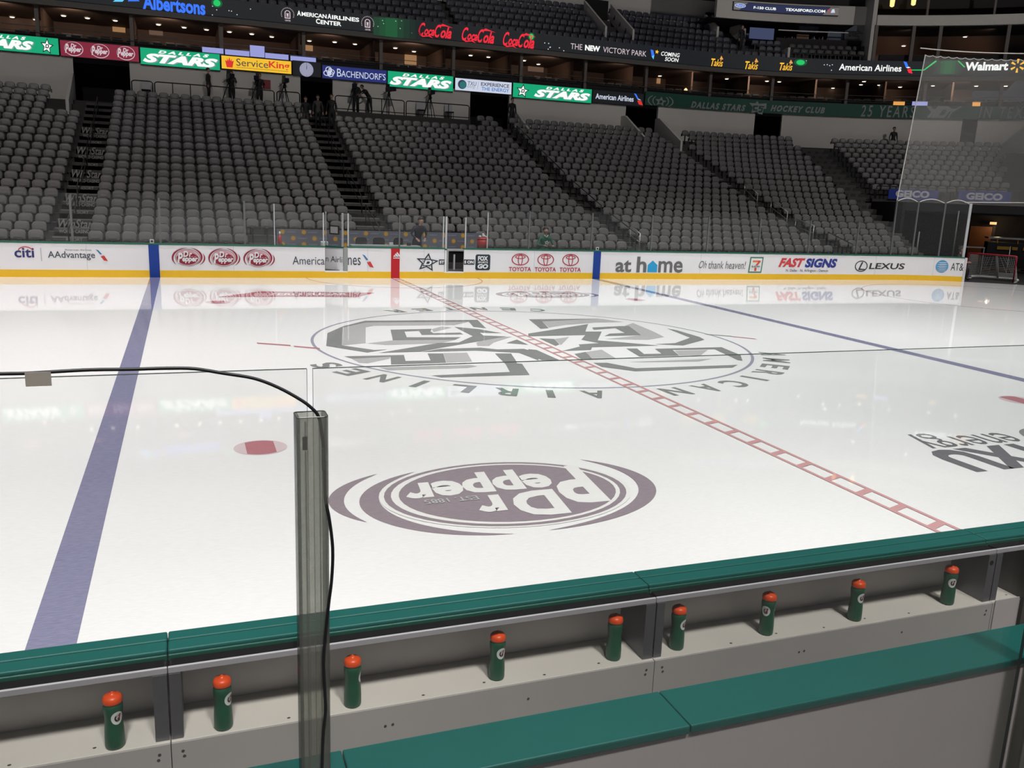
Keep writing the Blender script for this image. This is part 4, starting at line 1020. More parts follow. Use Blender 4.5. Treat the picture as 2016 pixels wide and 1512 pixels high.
for px, y0, y1, off, lab in ((1888, 415, 482, 4.0, 'tall grey pole behind the corner glass'), (1810, 456, 486, 3.0, 'short grey pole behind the middle corner pane')):
    s, zt = on_ring(px, y0, off); zb = on_ring(px-4 if px > 1850 else px, y1, off)[1]
    tag(MB().tube([ring(s, off, 0), ring(s, off, zt)], .035, 8).build('metal_pole', ALU, smooth=True), lab, 'pole')
s, z = on_ring(1985, 540, 4.2)
t = thing('floor_scraper', ring(s, 4.2, 0), 'wide bright floor scraper standing behind the net', 'scraper')
MB().tube([ring(s-.1, 4.2, .15), ring(s, 4.3, 1.5)], .016, 8).build('handle', SIL, t, smooth=True); MB().rbox(s-.5, s+.35, 4.1, 4.25, 0, .22).build('blade', SIL, t)

# ================================================================ safety netting over the corner glass
NET = glass_mat('veil_netting', (1, 1, 1, 1), .12, (.75, .73, .70, 1), 0.0, 1.0)
for nd in NET.node_tree.nodes:
    if nd.type == 'FRESNEL': nd.inputs[0].default_value = 1.0
for lk in list(NET.node_tree.links):
    if lk.to_node.type == 'FRESNEL': NET.node_tree.links.remove(lk)
CORD = mat('cord_white', rgb(205, 202, 196), .6, noise=.05)
t = thing('safety_netting', ring(TALL[0], .1, 3.4), 'pale safety netting hanging above the corner glass', 'netting')
sb0, st0, s_end = TALL[0], 22.46, 31.0
n = MB(); V = []; NN = 24
for i in range(NN+1):
    f = i/NN; V += [ring(sb0+(s_end-sb0)*f, .12, 3.36), ring(st0+(s_end+.5-st0)*f, .12, 9.38)]
n.add(V, [(2*i, 2*i+2, 2*i+3, 2*i+1) for i in range(NN)]); n.build('net_veil', NET, t)
MB().tube([ring(sb0, .12, 3.36), ring(st0, .12, 9.38)], .022, 6).build('edge_cord', CORD, t)
MB().tube([ring(st0-.3+(s_end-st0)*i/14, .12, 9.62) for i in range(15)], .022, 6).build('top_cord', CORD, t)
MB().tube([ring(st0+(s_end-st0)*i/90, .12, 9.38-.06*abs(math.sin(i*PI/4))) for i in range(91)], .012, 5).build('scalloped_cord', CORD, t)
sc = MB()
ends = TALL+[s_of(40, .1), s_of(55, .1)]
for a, b in zip(ends[:3], ends[1:4]): sc.tube([ring(a+(b-a)*i/12, .12, 3.36+.16*math.sin(PI*i/12)-.0) for i in range(13)], .018, 5)
sc.tube([ring(TALL[3]-.25, .12, 3.44), ring(TALL[3], .12, 3.45), ring(s_of(38, .1), .12, 3.52), ring(s_of(50, .1), .12, 3.55)], .018, 5)
sc.build('scalloped_cord', CORD, t)
# ================================================================ lit signs on the edge of the suite level
SOFF = 20.2
EG = glow('lit_green', rgb(8, 164, 116)); EW = glow('lit_white', rgb(240, 243, 240), 1.1); EM = glow('lit_maroon', rgb(126, 34, 56)); EP = glow('lit_pale', rgb(206, 190, 196))
EY = glow('lit_yellow', rgb(242, 190, 44)); ENV = glow('lit_navy', rgb(30, 42, 108)); EPL = glow('lit_pale_blue', rgb(200, 208, 226)); EIN = glow('lit_ink', rgb(50, 56, 74)); ESK = glow('lit_sky', rgb(60, 120, 190))
ERD = glow('lit_red', rgb(214, 48, 44)); EBK = glow('lit_black', rgb(14, 16, 22)); EGY = glow('lit_silver', rgb(140, 150, 160)); EBR = glow('lit_teal', rgb(40, 110, 110)); EBL = glow('lit_blue', rgb(50, 110, 235), 1.2); ELB = glow('lit_light_blue', rgb(90, 190, 255), 1.2)
ECR = glow('lit_crimson', rgb(232, 36, 56), 1.1); EOR = glow('lit_amber', rgb(255, 190, 50), 1.1); EDG = glow('lit_deep_green', rgb(14, 84, 50)); ELG = glow('lit_bright_green', rgb(24, 200, 100), 1.0)
ELV = glow('lit_lavender', rgb(150, 155, 214)); ETN = glow('lit_tan', rgb(150, 112, 76)); ETN2 = glow('lit_dim_tan', rgb(92, 70, 58)); EAM = glow('lit_orange', rgb(230, 160, 80))
FRM = mat('sign_frame', rgb(24, 24, 26), .5, .3, noise=.08)
def sign(x0, x1, t0, b0, t1, b1, back, label, lay):
    """lit sign: left edge spans t0..b0, right edge t1..b1 in the picture"""
    s0, z1 = on_ring(x0, t0, SOFF); s1, _ = on_ring(x1, t1, SOFF)
    z0 = (on_ring(x0, b0, SOFF)[1]+on_ring(x1, b1, SOFF)[1])/2; z1 = (z1+on_ring(x1, t1, SOFF)[1])/2
    t = thing('lit_sign', ring((s0+s1)/2, SOFF, z0), label, 'sign', 'signs along the edge of the suite level')
    MB().rbox(s0, s1, SOFF+.012, SOFF+.14, z0-.03, z1+.03).build('sign_case', FRM, t)
    MB().rbox(s0+.02, s1-.02, SOFF, SOFF+.01, z0, z1).build('lit_face', back, t)
    if lay: lay.on('lettering', ringmap(s0, s1, z0, z1, SOFF, .004), t)
    return t
def team(x0, u0=.0, L=None):
    L = L or Logo()
    a = 1-u0
    L.t(EW, 'DALLAS', (u0+.22*a, .73, u0+.86*a, .92), .055, .3, 1.6)
    L.t(EGY, 'STARS', (u0+.045*a, .10, u0+.985*a, .66), .07, .32); L.t(EW, 'STARS', (u0+.03*a, .13, u0+.97*a, .69), .06, .32)
    return L
def lit_star(L, cx, w):
    f = lambda R: [(cx+(x-.5)*w, .5+(y-.5)*.95) for x, y in R]
    L.p(EBK, f(star(.5, .46, .56, .45))).p(EW, f(star(.5, .46, .42, .46))).p(EBK, f([(.36, .34), (.42, .60), (.62, .60), (.68, .50), (.60, .34)])).p(EW, f([(.44, .40), (.47, .54), (.58, .54), (.60, .49), (.56, .40)]))
    return L
L = team(0, 0, None); L = Logo(); team(0, 0, L)
for i in range(len(L.L)): L.L[i] = (L.L[i][0], ([(x*.74, y) for x, y in L.L[i][1][0]], L.L[i][1][1]))
sign(-66, 115, 60, 92, 76, 109, EG, 'emerald lit sign, white team name then a star, beside the maroon sign', lit_star(L, .865, .14))
def soda_lit(L, cx, w):
    X = lambda u: cx+(u-.5)*w
    L.p(EP, [(X(a), b) for a, b in ell(.5, .5, .5, .46, 40)], [(X(a), b) for a, b in ell(.49, .51, .475, .425, 40)])
    L.t(EP, 'Dr', (X(.34), .56, X(.66), .84), .04, .2); L.t(EP, 'P', (X(.04), .20, X(.24), .80), .04, .2); L.t(EP, 'epper', (X(.22), .22, X(.92), .56), .05, .15)
    return L
L = Logo()
for cx in (.17, .50, .83): soda_lit(L, cx, .235)
sign(117, 273, 79, 111, 92, 120, EM, 'maroon lit sign with three pale ovals', L)
sign(275, 433, 93, 125, 107, 139, EG, 'emerald lit sign with white team name between the maroon and yellow signs', team(0))
L = Logo().p(ERD, [(.075, .12), (.155, .12), (.175, .66), (.145, .60), (.15, .85), (.13, .62), (.115, .92), (.10, .62), (.08, .85), (.083, .60), (.055, .66)])
L.t(EIN, 'Service', (.21, .30, .66, .86), .0).t(ERD, 'King', (.67, .20, .97, .88), .02).p(EIN, rect(.21, .16, .95, .185))
sign(435, 574, 109, 134, 121, 146, EY, 'yellow lit sign with a red crown and two words', L)
t = sign(576, 632, 120, 147, 124, 152, EBK, 'black sign panel carrying a round white clock', None)
s, z = on_ring(603.5, 137, SOFF-.06); r = .36
t = thing('wall_clock', ring(s, SOFF-.02, z), 'round white clock between the yellow and navy signs', 'clock')
c = ring(s, SOFF-.03, z)
def disc_y(c, r, y0, y1, n=32):
    V = [(c.x+r*math.cos(a), c.y+y, c.z+r*math.sin(a)) for y in (y0, y1) for a in [2*PI*i/n for i in range(n)]]
    return MB().add(V, [tuple(range(n)), tuple(range(2*n-1, n-1, -1))]+[(i, n+i, n+(i+1) % n, (i+1) % n) for i in range(n)])
disc_y(c, r, -.05, .02).build('clock_face', glow('clock_face', rgb(150, 152, 176)), t)
for a, l, w in ((1.62, .27, .03), (1.45, .2, .04)): MB().beam(c+Vector((0, -.06, 0)), c+Vector((math.cos(a)*l, -.06, math.sin(a)*l)), w, .01).build('clock_hand', EBK, t)
for i in range(12): MB().beam(c+Vector((math.cos(i*PI/6)*.29, -.056, math.sin(i*PI/6)*.29)), c+Vector((math.cos(i*PI/6)*.33, -.056, math.sin(i*PI/6)*.33)), .022, .006).build('hour_mark', EBK, t)
L = Logo()
for cx, cy, rx, ry in ((.10, .66, .05, .26), (.07, .40, .05, .22), (.125, .36, .05, .24), (.15, .52, .04, .2)): L.p(EPL, ell(cx, cy, rx, ry), ell(cx, cy, rx-.012, ry-.06))
L.t(EPL, 'B', (.085, .22, .14, .80), .02, .2); L.t(EPL, 'B', (.225, .20, .29, .82)); L.t(EPL, 'ACHENDORF\'S', (.29, .20, .975, .72))
sign(634, 762, 128, 153, 139, 164, ENV, 'navy lit sign with a scrolled letter emblem and serif name', L)
sign(763, 893, 139, 169, 151, 181, EG, 'emerald lit sign with white team name between the navy and pale signs', team(0))
L = Logo().p(EIN, ell(.125, .5, .075, .38, 32)).p(EBR, ell(.14, .46, .06, .30, 32)).t(EIN, 'TXU', (.22, .46, .37, .80), .0, .15).t(EGY, 'energy', (.21, .20, .35, .42)).p(EGY, [(.385, .2), (.391, .2), (.411, .85), (.405, .85)])
L.t(EIN, 'EXPERIENCE', (.45, .52, .95, .82), .015).t(ESK, 'THE ENERGY', (.46, .14, .95, .44), .015)
sign(896, 1008, 153, 176, 163, 187, EPL, 'pale blue lit sign with a globe and two lines of words', L)
sign(1010, 1166, 163, 191, 176, 203, EG, 'emerald lit sign with a star before the white team name', lit_star(team(0, .24), .12, .15))
L = Logo().t(EPL, 'American Airlines', (.06, .30, .80, .74), .02)
L.p(EBL, [(.80, 1.0), (.84, .96), (.90, .58), (.87, .56)]).p(EPL, [(.87, .56), (.90, .58), (.95, .50), (.91, .48)]).p(ERD, [(.87, .44), (.95, .44), (.99, .08), (.91, .12)])
sign(1167, 1268, 177, 201, 185, 210, EBK, 'black lit sign with white airline name and a tail fin mark', L)
# painted green banner going round the corner
GBN = mat('banner_green', rgb(28, 84, 70), .6, noise=.06); SILP = mat('banner_silver', rgb(148, 152, 152), .5, noise=.04)
s0 = on_ring(1270, 197, SOFF)[0]; s1 = s_of(48, SOFF)
t = thing('painted_banner', ring(s0, SOFF, 8.78), 'dark green painted banner with silver words running round the corner', 'banner')
MB().rbox(s0, s1, SOFF, SOFF+.1, 8.78, 9.58).build('banner_face', GBN, t)
B = lambda L, x0, x1, y0, y1, nm='lettering': L.on(nm, pxring(x0, x1, y0, y1, SOFF), t)
B(Logo().t(SILP, 'DALLAS STARS', (0, 0, 1, 1), .05, .3, 1.3), 1360, 1468, 203, 216)
B(Logo().t(SILP, 'HOCKEY CLUB', (0, 0, 1, 1), .05, .3, 1.3), 1517, 1624, 209, 221.5)
B(Logo().t(SILP, '25 YEARS', (0, 0, 1, 1), .01, .12, 1.35), 1695, 1801, 208, 231)
B(Logo().t(SILP, 'IN TEXAS', (0, 0, 1, 1), .01, .12, 1.35), 1928, 2046, 210, 233)
B(Logo().p(SILP, [(0, 1), (.14, .98), (.30, .5), (.16, 0), (.06, 0), (.18, .48)]).p(SILP, [(.18, .80), (.30, .74), (.36, 1), (.68, 1), (.80, .80), (.98, .80), (.74, .52), (.66, .10), (.58, 0), (.18, 0), (.28, .40)], [(.44, .22), (.54, .70), (.62, .70), (.66, .60), (.60, .30), (.55, .22)])
  .p(SILP, [(.70, .02), (.76, .02), (.82, .44), (1.12, 1), (1.06, 1), (.78, .50)]), 1822, 1885, 209, 232, 'team_emblem')
B(Logo().p(SILP, ell(.5, .5, .5, .55, a0=2.3, a1=4.0)+ell(.5, .5, .45, .50, a0=2.3, a1=4.0)[::-1]).p(SILP, ell(.5, .5, .5, .55, a0=-.85, a1=.85)+ell(.5, .5, .45, .50, a0=-.85, a1=.85)[::-1])
  .p(SILP, ell(.5, .5, .32, .5, a0=2.3, a1=4.0)+ell(.5, .5, .28, .45, a0=2.3, a1=4.0)[::-1]).p(SILP, ell(.5, .5, .32, .5, a0=-.85, a1=.85)+ell(.5, .5, .28, .45, a0=-.85, a1=.85)[::-1])
  .p(SILP, star(.5, .46, .42, .46, sx=.56), [(.44, .32), (.46, .56), (.55, .56), (.57, .46), (.54, .32)]), 1275, 1326, 187, 211, 'team_emblem')
B(Logo().p(SILP, [(0, .86), (.34, .84), (.46, 1.05), (.55, .82), (.98, .9), (.99, .45), (.84, .42), (.8, -.05), (.55, .02), (.5, .2), (.16, .02), (.24, .5)], [(.22, .66), (.25, .24), (.5, .24), (.5, .36), (.34, .36), (.34, .55), (.52, .55), (.52, .68)], [(.58, .66), (.56, .4), (.72, .38), (.7, .26), (.56, .26), (.56, .12), (.78, .12), (.82, .5), (.68, .5), (.68, .56), (.88, .56), (.88, .66)]), 1474, 1509, 200, 224, 'team_emblem')

# ================================================================ suite level: floor, back wall, dividers, ceiling, lamps
SFL, SCE = 9.55, 11.30
BROWN = mat('suite_brown', rgb(96, 74, 62), .7, noise=.12, scale=1.2); BRN2 = mat('suite_column', rgb(104, 96, 90), .6, noise=.06); SDK = mat('suite_dark', rgb(34, 31, 31), .8, noise=.12)
SEND = s_of(48, 21)
struct(MB().rbox(-20, SEND, SOFF+.15, 27.5, SFL-.5, SFL-.12), 'suite_floor', SDK, 'dark floor of the suite level')
struct(MB().rbox(-20, SEND, 26.4, 26.6, SFL-.2, SCE+.3), 'wall_suite', BROWN, 'brown back wall of the suites')
struct(MB().rbox(-20, SEND, SOFF+.26, 27, SCE, SCE+.12), 'ceiling_suite', BROWN, 'brown ceiling of the suites')
struct(MB().rbox(-20, SEND, SOFF-.12, SOFF+.25, SCE-.22, SCE+.04), 'trim_1', mat('edge_grey', rgb(96, 92, 88), .7, noise=.06), 'grey edge beam above the suites')
for i, px in enumerate((-90, 78, 262, 437, 598, 750, 893, 1027, 1154, 1275, 1403, 1527, 1676, 1832, 1984)):
    s = on_ring(px, 110, SOFF+.3)[0]
    q = MB().rbox(s-.09, s+.09, SOFF+.25, SOFF+.5, SFL-.2, SCE); struct(q, 'column.%03d' % i, BRN2, 'slim grey column at the front of the suites')
    q = MB().rbox(s-.06, s+.06, 22.4, 26.4, SFL-.15, SCE); struct(q, 'partition.%03d' % i, BROWN, 'brown partition between suites')
q = thing('suite_rail', ring(0, SOFF+.2, SFL), 'long thin metal rail along the front of the suites', 'railing')
MB().tube([ring(-20+(CX+20)*i/10, SOFF+.18, SFL+.30) for i in range(11)]+[ring(CX+(SEND-CX)*i/20, SOFF+.18, SFL+.30) for i in range(1, 21)], .018, 6).build('rail', ALU, q)
MB().tube([ring(-20+(CX+20)*i/10, SOFF+.6, SFL+.62) for i in range(11)]+[ring(CX+(SEND-CX)*i/20, SOFF+.6, SFL+.62) for i in range(1, 21)], .018, 6).build('rail', ALU, q)
MB().rbox(-20, SEND, SOFF+.5, SOFF+.56, SFL-.2, SFL+.26).build('counter_front', SDK, q)
# low dark chairs inside the suites: their backs show above the counter
ch = MB()
s = -14.0; random.seed(3)
while s < SEND-1:
    for o_ in (21.3, 22.2):
        ss = s+random.uniform(-.1, .1)
        ch.rbox(ss-.22, ss+.22, o_, o_+.09, SFL-.12, SFL+.42+.2*(o_ > 21.5)); ch.rbox(ss-.22, ss+.22, o_-.4, o_, SFL-.12, SFL+.12)
    s += .62
tag(ch.build('suite_chairs', SDK), 'dark chairs half hidden behind the suite counters', 'chairs', kind='stuff')
LMP = glow('lamp_white', (1.0, .86, .66, 1), 3.0); TRIMR = mat('lamp_ring', rgb(190, 180, 165), .4, noise=.05)
lampl = [(24, 33), (70, 38), (126, 44), (173, 48), (227, 40), (312, 48), (363, 67), (407, 71), (452, 77), (496, 81), (535, 72), (609, 80), (659, 100), (699, 103), (778, 110), (815, 101), (869, 106), (926, 125), (961, 128), (1031, 135), (1060, 126),
    (1299, 149), (1430, 164), (1458, 167), (1533, 173), (1640, 173), (1693, 184), (1729, 183), (1701, 160), (1772, 171), (1835, 182), (1872, 182), (1922, 169), (1980, 169), (1509, 170)]
NAMES = {0: 'first', 1: 'second'}
lamps = []
for px, py in lampl:
    P = on_z(px, py, SCE-.02)
    off = P.y-BY if P.x <= CX else math.hypot(P.x-CX, P.y-CY)-CRAD
    if off > 26.2 or off < 20.6:
        s, z = on_ring(px, py, 24.0); P = ring(s, 24.0, SCE-.02)
    lamps.append((px, P))
lamps.sort(key=lambda a: a[0])
def below(px):
    for lim, nm in ((116, 'first emerald sign'), (274, 'maroon sign'), (434, 'second emerald sign'), (575, 'yellow sign'), (633, 'clock'), (763, 'navy sign'), (895, 'third emerald sign'), (1009, 'pale sign'), (1167, 'last emerald sign'), (1300, 'black sign'), (1480, 'banner team name'), (1640, 'banner club words'), (1810, 'banner number'), (1900, 'banner emblem')):
        if px < lim: return nm
    return 'end of the banner'
cnt = {}
lamp0 = None
for px, P in lamps:
    b = below(px); cnt[b] = cnt.get(b, 0)+1
    if lamp0 is None:
        lamp0 = thing('ceiling_lamp', (0, 0, 0), 'x', 'lamp')
        MB().lathe([(.13, -.02), (.16, -.015), (.16, .02)], n=16).build('lamp_ring', TRIMR, lamp0); MB().lathe([(.02, -.05), (.10, -.04), (.125, -.012)], n=16).build('bulb', LMP, lamp0); o = lamp0
    else: o = dup(lamp0)
    o.location = P; o['label'] = f'round ceiling lamp in the suites above the {b}, {ORD[cnt[b]-1]} along'; o['category'] = 'lamp'; o['group'] = 'ceiling lamps of the suites'
for i, px in enumerate((10, 150, 330, 480, 640, 800, 930, 1060, 1200, 1340, 1470, 1600, 1740, 1860, 1970)):  # added spots wash the suite back walls in place of the small ceiling lamps
    s = on_ring(px, 100, 23.5)[0]
    e_ = (34, 26, 30, 24, 24, 30, 18, 22, 12, 14, 24, 16, 12, 26, 18)[i]
    a_, b_ = ring(s, 21.2, SCE-.15), ring(s, 26.4, SFL+.3)
    spot(a_.x, a_.y, a_.z, b_.x, b_.y, b_.z, e_*7.5, 115, .8, (1.0, .80, .64), .12)
def panel_px(x0, x1, y0, y1, off, mm, nm, lab, cat, grp=None, th=.05):
    s0, z1 = on_ring(x0, y0, off); s1, z0 = on_ring(x1, y1, off); zz = on_ring(x0, y1, off)[1]
    return tag(MB().rbox(s0, s1, off, off+th, (z0+zz)/2, (z1+on_ring(x1, y0, off)[1])/2).build(nm, mm), lab, cat, grp)
for x0, x1, y0, y1, mm, lab in ((221, 247, 48, 63, ETN, 'tan lit square on the suite wall above the maroon sign'), (293, 321, 57, 69, ETN2, 'dim tan square on the suite wall above the second emerald sign'), (601, 616, 88, 100, ETN, 'small tan lit square above the clock'), (797, 820, 106, 127, ETN, 'tall tan lit square above the third emerald sign'),
      (1040, 1070, 131, 141, ETN2, 'wide dim tan panel above the last emerald sign'), (1294, 1300, 150, 165, ETN, 'narrow lit slot in the suite past the black sign'), (1760, 1781, 200, 209, EAM, 'small orange lit square over the banner number'), (1916, 1930, 200, 209, EAM, 'small orange lit square over the banner emblem')):
    panel_px(x0, x1, y0, y1, 26.3 if y1 < 170 else SOFF+.3, mm, 'wall_panel', lab, 'lit panel')
for x0, x1, y0, y1, lab in ((398, 440, 94, 104, 'first lavender lit screen strip above the yellow sign'), (443, 491, 99, 109, 'second lavender lit screen strip above the yellow sign'), (492, 521, 90, 112, 'taller lavender lit screen above the yellow sign'), (522, 568, 106, 116, 'lavender lit screen strip with dark streaks above the yellow sign'), (572, 622, 112, 121, 'lavender lit screen strip above the clock'), (1797, 1826, 200, 209, 'lavender lit screen strip above the banner')):
    panel_px(x0, x1, y0, y1, SOFF+.1, ELV, 'lit_screen', lab, 'screen', 'lavender screens of the suite level')
s, z = on_ring(1350, 178, 21.5)
tag(MB().lathe([(.05, 0), (.12, .05), (.10, .16), (.03, .24)], ring(s, 21.5, z-.1), 10).build('table_lamp', glow('lamp_candle', (1, .5, .2, 1), 2.5)), 'small orange table lamp in the suite above the banner', 'lamp')

# ================================================================ the long black display ring above the suites
LOFF, LZ0, LZ1 = 20.05, 11.38, 12.24
LEDB = glow('display_black', rgb(20, 24, 28))
t = thing('display_ring', ring(0, LOFF, LZ0), 'long black display ring with glowing sponsor names above the suites', 'display')
MB().rbox(-20, SEND, LOFF, LOFF+.3, LZ0, LZ1).build('display_face', LEDB, t)
D = lambda L, x0, x1, y0, y1, nm='lettering': L.on(nm, pxring(x0, x1, y0, y1, LOFF), t)
D(Logo().t(EBL, 'Albertsons', (0, 0, 1, 1), .035), 281, 404, -5, 24, 'grocery_lettering')
D(Logo().p(ELB, [(0, 0), (.35, .1), (.6, .9), (.4, 1)]).p(EBL, [(.55, .2), (1, .35), (.7, 1)]), 222, 275, -12, 6, 'grocery_mark')
def arch(L):
    L.p(EP, [(.30, .22), (.70, .22), (.70, .62)]+ell(.5, .62, .2, .16, 12, 0, PI)+[(.30, .62)], [(.36, .28), (.64, .28), (.64, .62)]+ell(.5, .62, .14, .11, 12, 0, PI)+[(.36, .62)])
    L.p(EP, [(.44, .30), (.47, .30), (.5, .45), (.53, .30), (.56, .30), (.58, .62), (.5, .55), (.42, .62)])
    for i in range(17):
        a = PI*1.12-PI*1.24*i/16; L.p(EP, rect(.5+.44*math.cos(a)-.02, .5+.44*math.sin(a)-.03, .5+.44*math.cos(a)+.02, .5+.44*math.sin(a)+.03))
    L.t(EP, 'CENTER', (.3, .02, .7, .12), .02); return L
D(arch(Logo()), 552, 580, 14, 43, 'arena_emblem'); D(arch(Logo()), 710, 737, 31, 61, 'arena_emblem')
D(Logo().t(EW, 'A', (0, .0, .06, 1), .03).t(EW, 'MERICAN', (.07, .0, .47, .82), .03).t(EW, 'A', (.485, 0, .545, 1), .03).t(EW, 'IRLINES', (.555, 0, 1, .82), .03), 585, 707, 27, 37, 'arena_lettering')
D(Logo().t(EW, 'C', (0, 0, .16, 1), .03).t(EW, 'ENTER', (.18, 0, 1, .82), .03), 622, 672, 39, 49, 'arena_lettering')
def cola(L):
    L.t(ECR, 'C', (.0, .10, .20, 1), .02, .5).t(ECR, 'oca', (.17, .16, .48, .60), .03, .4).t(ECR, '-', (.46, .38, .53, .46), .02).t(ECR, 'C', (.48, .08, .68, .98), .02, .5).t(ECR, 'ola', (.66, .08, 1, .86), .03, .4)
    L.p(ECR, [(.04, .16), (.12, .02), (.30, .10), (.44, .0), (.34, .18), (.14, .12)]).p(ECR, [(.60, .86), (.72, 1.05), (1.04, .84), (.80, .90)])
    return L
for x0, x1, y0, y1 in ((824, 889, 47, 76), (909, 973, 56, 86), (990, 1052, 65, 96)): D(cola(Logo()), x0, x1, y0, y1, 'cola_lettering')
D(Logo().t(EP, 'THE', (0, 0, .15, 1), .0).t(EW, 'NEW', (.185, 0, .38, 1), .05).t(EP, 'VICTORY PARK', (.42, 0, 1, 1), .0), 1123, 1273, 93, 104, 'district_lettering')
D(Logo().p(EBL, [(0, 1), (.34, .95), (.5, .5), (.2, .3)]).p(ELB, [(.2, .3), (.5, .5), (.45, .05)]).p(EOR, star(.8, .82, .22, .45, sx=1.2)), 1280, 1296, 98, 118, 'district_mark')
D(Logo().t(EW, 'COMING', (0, .54, 1, 1), .015, .2).t(EW, 'SOON', (.22, 0, .96, .44), .015, .2), 1301, 1338, 103, 121, 'district_lettering')
for x0, x1, y0, y1 in ((1400, 1424, 110, 131), (1467, 1493, 115, 137), (1535, 1561, 118, 139)):
    D(Logo().t(EOR, 'T', (0, .0, .34, .72), .02, .3).t(EOR, 'akis', (.24, .02, .98, .68), .01, .3).p(EAM, [(.68, .70), (.80, 1.05), (.98, .72), (.84, .66)]), x0, x1, y0, y1, 'snack_lettering')
D(Logo().t(EW, 'American Airlines', (0, 0, 1, 1), .02), 1652, 1775, 127, 140, 'airline_lettering')
D(Logo().p(EBL, [(0, 1), (.30, .95), (.55, .56), (.30, .50)]).p(EW, [(.30, .50), (.55, .56), (.75, .50), (.5, .44)]).p(ECR, [(.42, .36), (.78, .42), (1, 0), (.62, .06)]), 1777, 1798, 121, 145, 'tail_fin_mark')
D(Logo().p(ELG, [(0, .0), (.58, .0), (1, .9), (1.0, 1.0), (.95, 1.0), (.56, .1), (0, .08)]), 1790, 1843, 119, 139, 'green_trace'); D(Logo().p(ELG, [(0, 1), (.18, 1), (1, .1), (.9, 0)]), 1883, 1901, 119, 133, 'green_trace')
D(Logo().t(EW, 'Walmart', (0, 0, 1, 1), .045), 1900, 1985, 122, 139, 'shop_lettering')
L = Logo()
for i in range(6):
    a = PI/2+i*PI/3; L.p(EOR, [(.5+.18*math.cos(a)+.04*math.sin(a), .5+.18*math.sin(a)-.04*math.cos(a)), (.5+.5*math.cos(a)+.085*math.sin(a), .5+.5*math.sin(a)-.085*math.cos(a)), (.5+.5*math.cos(a)-.085*math.sin(a), .5+.5*math.sin(a)+.085*math.cos(a)), (.5+.18*math.cos(a)-.04*math.sin(a), .5+.18*math.sin(a)+.04*math.cos(a))])
D(L, 1989, 2017, 116, 143, 'shop_spark')
for x0, x1, y0, y1, y2, y3, peak in ((735, 830, 33, 69, 40, 79, .35), (1838, 1895, 119, 146, 119, 146, .5)):
    n = 8
    for i in range(n):
        f = (i+.5)/n; br = max(.0, 1-abs(f-peak)/.62)
        gm = glow('lit_green_fade_%d' % int(br*6), rgb(18+4*int(br*6)/6, 26+70*int(br*6)/6, 28+24*int(br*6)/6))
        D(Logo().p(gm, rect(0, 0, 1, 1)), x0+(x1-x0)*i/n, x0+(x1-x0)*(i+1)/n+.1, y0+(y2-y0)*f, y1+(y3-y1)*f, 'green_glow')
for cx, cy, w, h in ((1576, 123, 26, 14), (1046, 72, 14, 16), (427, 6, 22, 18)):
    D(Logo().p(EDG, ell(.5, .5, .5, .5, 24)).p(ELG, ell(.5, .5, .32, .36, 24)), cx-w/2, cx+w/2, cy-h/2, cy+h/2, 'green_glow')
sp = Logo(); random.seed(11)
for x0, x1, y0, y1 in ((410, 500, 2, 36), (742, 812, 40, 66), (1055, 1110, 80, 100), (1566, 1640, 118, 142), (1850, 1886, 122, 142)):
    for i in range(7):
        x, y = random.uniform(x0, x1), random.uniform(y0, y1)
        D(Logo().p(EPL, ell(.5, .5, .5, .5, 8)), x-1.1, x+1.1, y-1.1, y+1.1, 'light_speck')

# ================================================================ upper deck
UNAVY = mat('upper_seat_navy', rgb(58, 60, 74), .5, noise=.1, scale=4)
UC = mat('upper_concrete', rgb(60, 58, 60), .85, noise=.1)
UO, UT, UR, UZ = 20.6, .84, .52, 12.05
ud = MB(); NU = 6; sE = s_of(9.2, 24)
GAPS = [(on_ring(1187, 60, 24)[0]-.5, on_ring(1187, 60, 24)[0]+.9, 3)]
for k in range(NU): ud.rbox(-20, s_of(20, UO+UT*k), UO+UT*k-.24, UO+UT*(k+1)+.05, UZ-.6, UZ+UR*k-.35)
struct(ud, 'upper_floor', UC, 'dark stepped concrete of the upper stands')
rows = []
vs = on_ring(1190, 60, 23.5)[0]; vs2 = on_ring(1425, 40, 24)[0]
for k in range(NU):
    o_ = UO+UT*k; s = -14
    while s < s_of(16.0, o_):
        hide = (abs(s-vs) < .9 and k > 1) or (abs(s-8.0) < .45) or (abs(s-vs2) < .95 and k > 3) or abs(s+4) < .45
        if s > s_of(10.6, o_) and k > 3: hide = True
        if k >= 1 and abs(s-on_ring(1462, 50, 22.6)[0]) < .8: hide = True
        if not hide:
            p = ring(s, o_, UZ+UR*k-.35); rows.append((p, 0 if s <= CX else -(s-CX)/(CRAD+o_)))
        s += .5
pu = MB(); seat_back(pu, 0); seat_pan(pu, 0); seat_iron(pu, 1)
mass(rows, pu, 'upper_seats', [UNAVY, IRON], 'rows of dark navy seats in the upper stands above the display ring')
WALLD = mat('wall_dim_grey', rgb(205, 200, 194), .75, noise=.05)
uo = UO+UT*NU+.1
struct(MB().rbox(-20, s_of(14, uo), uo, uo+.2, UZ, 19), 'wall_upper', WALLD, 'grey wall behind the upper stands')
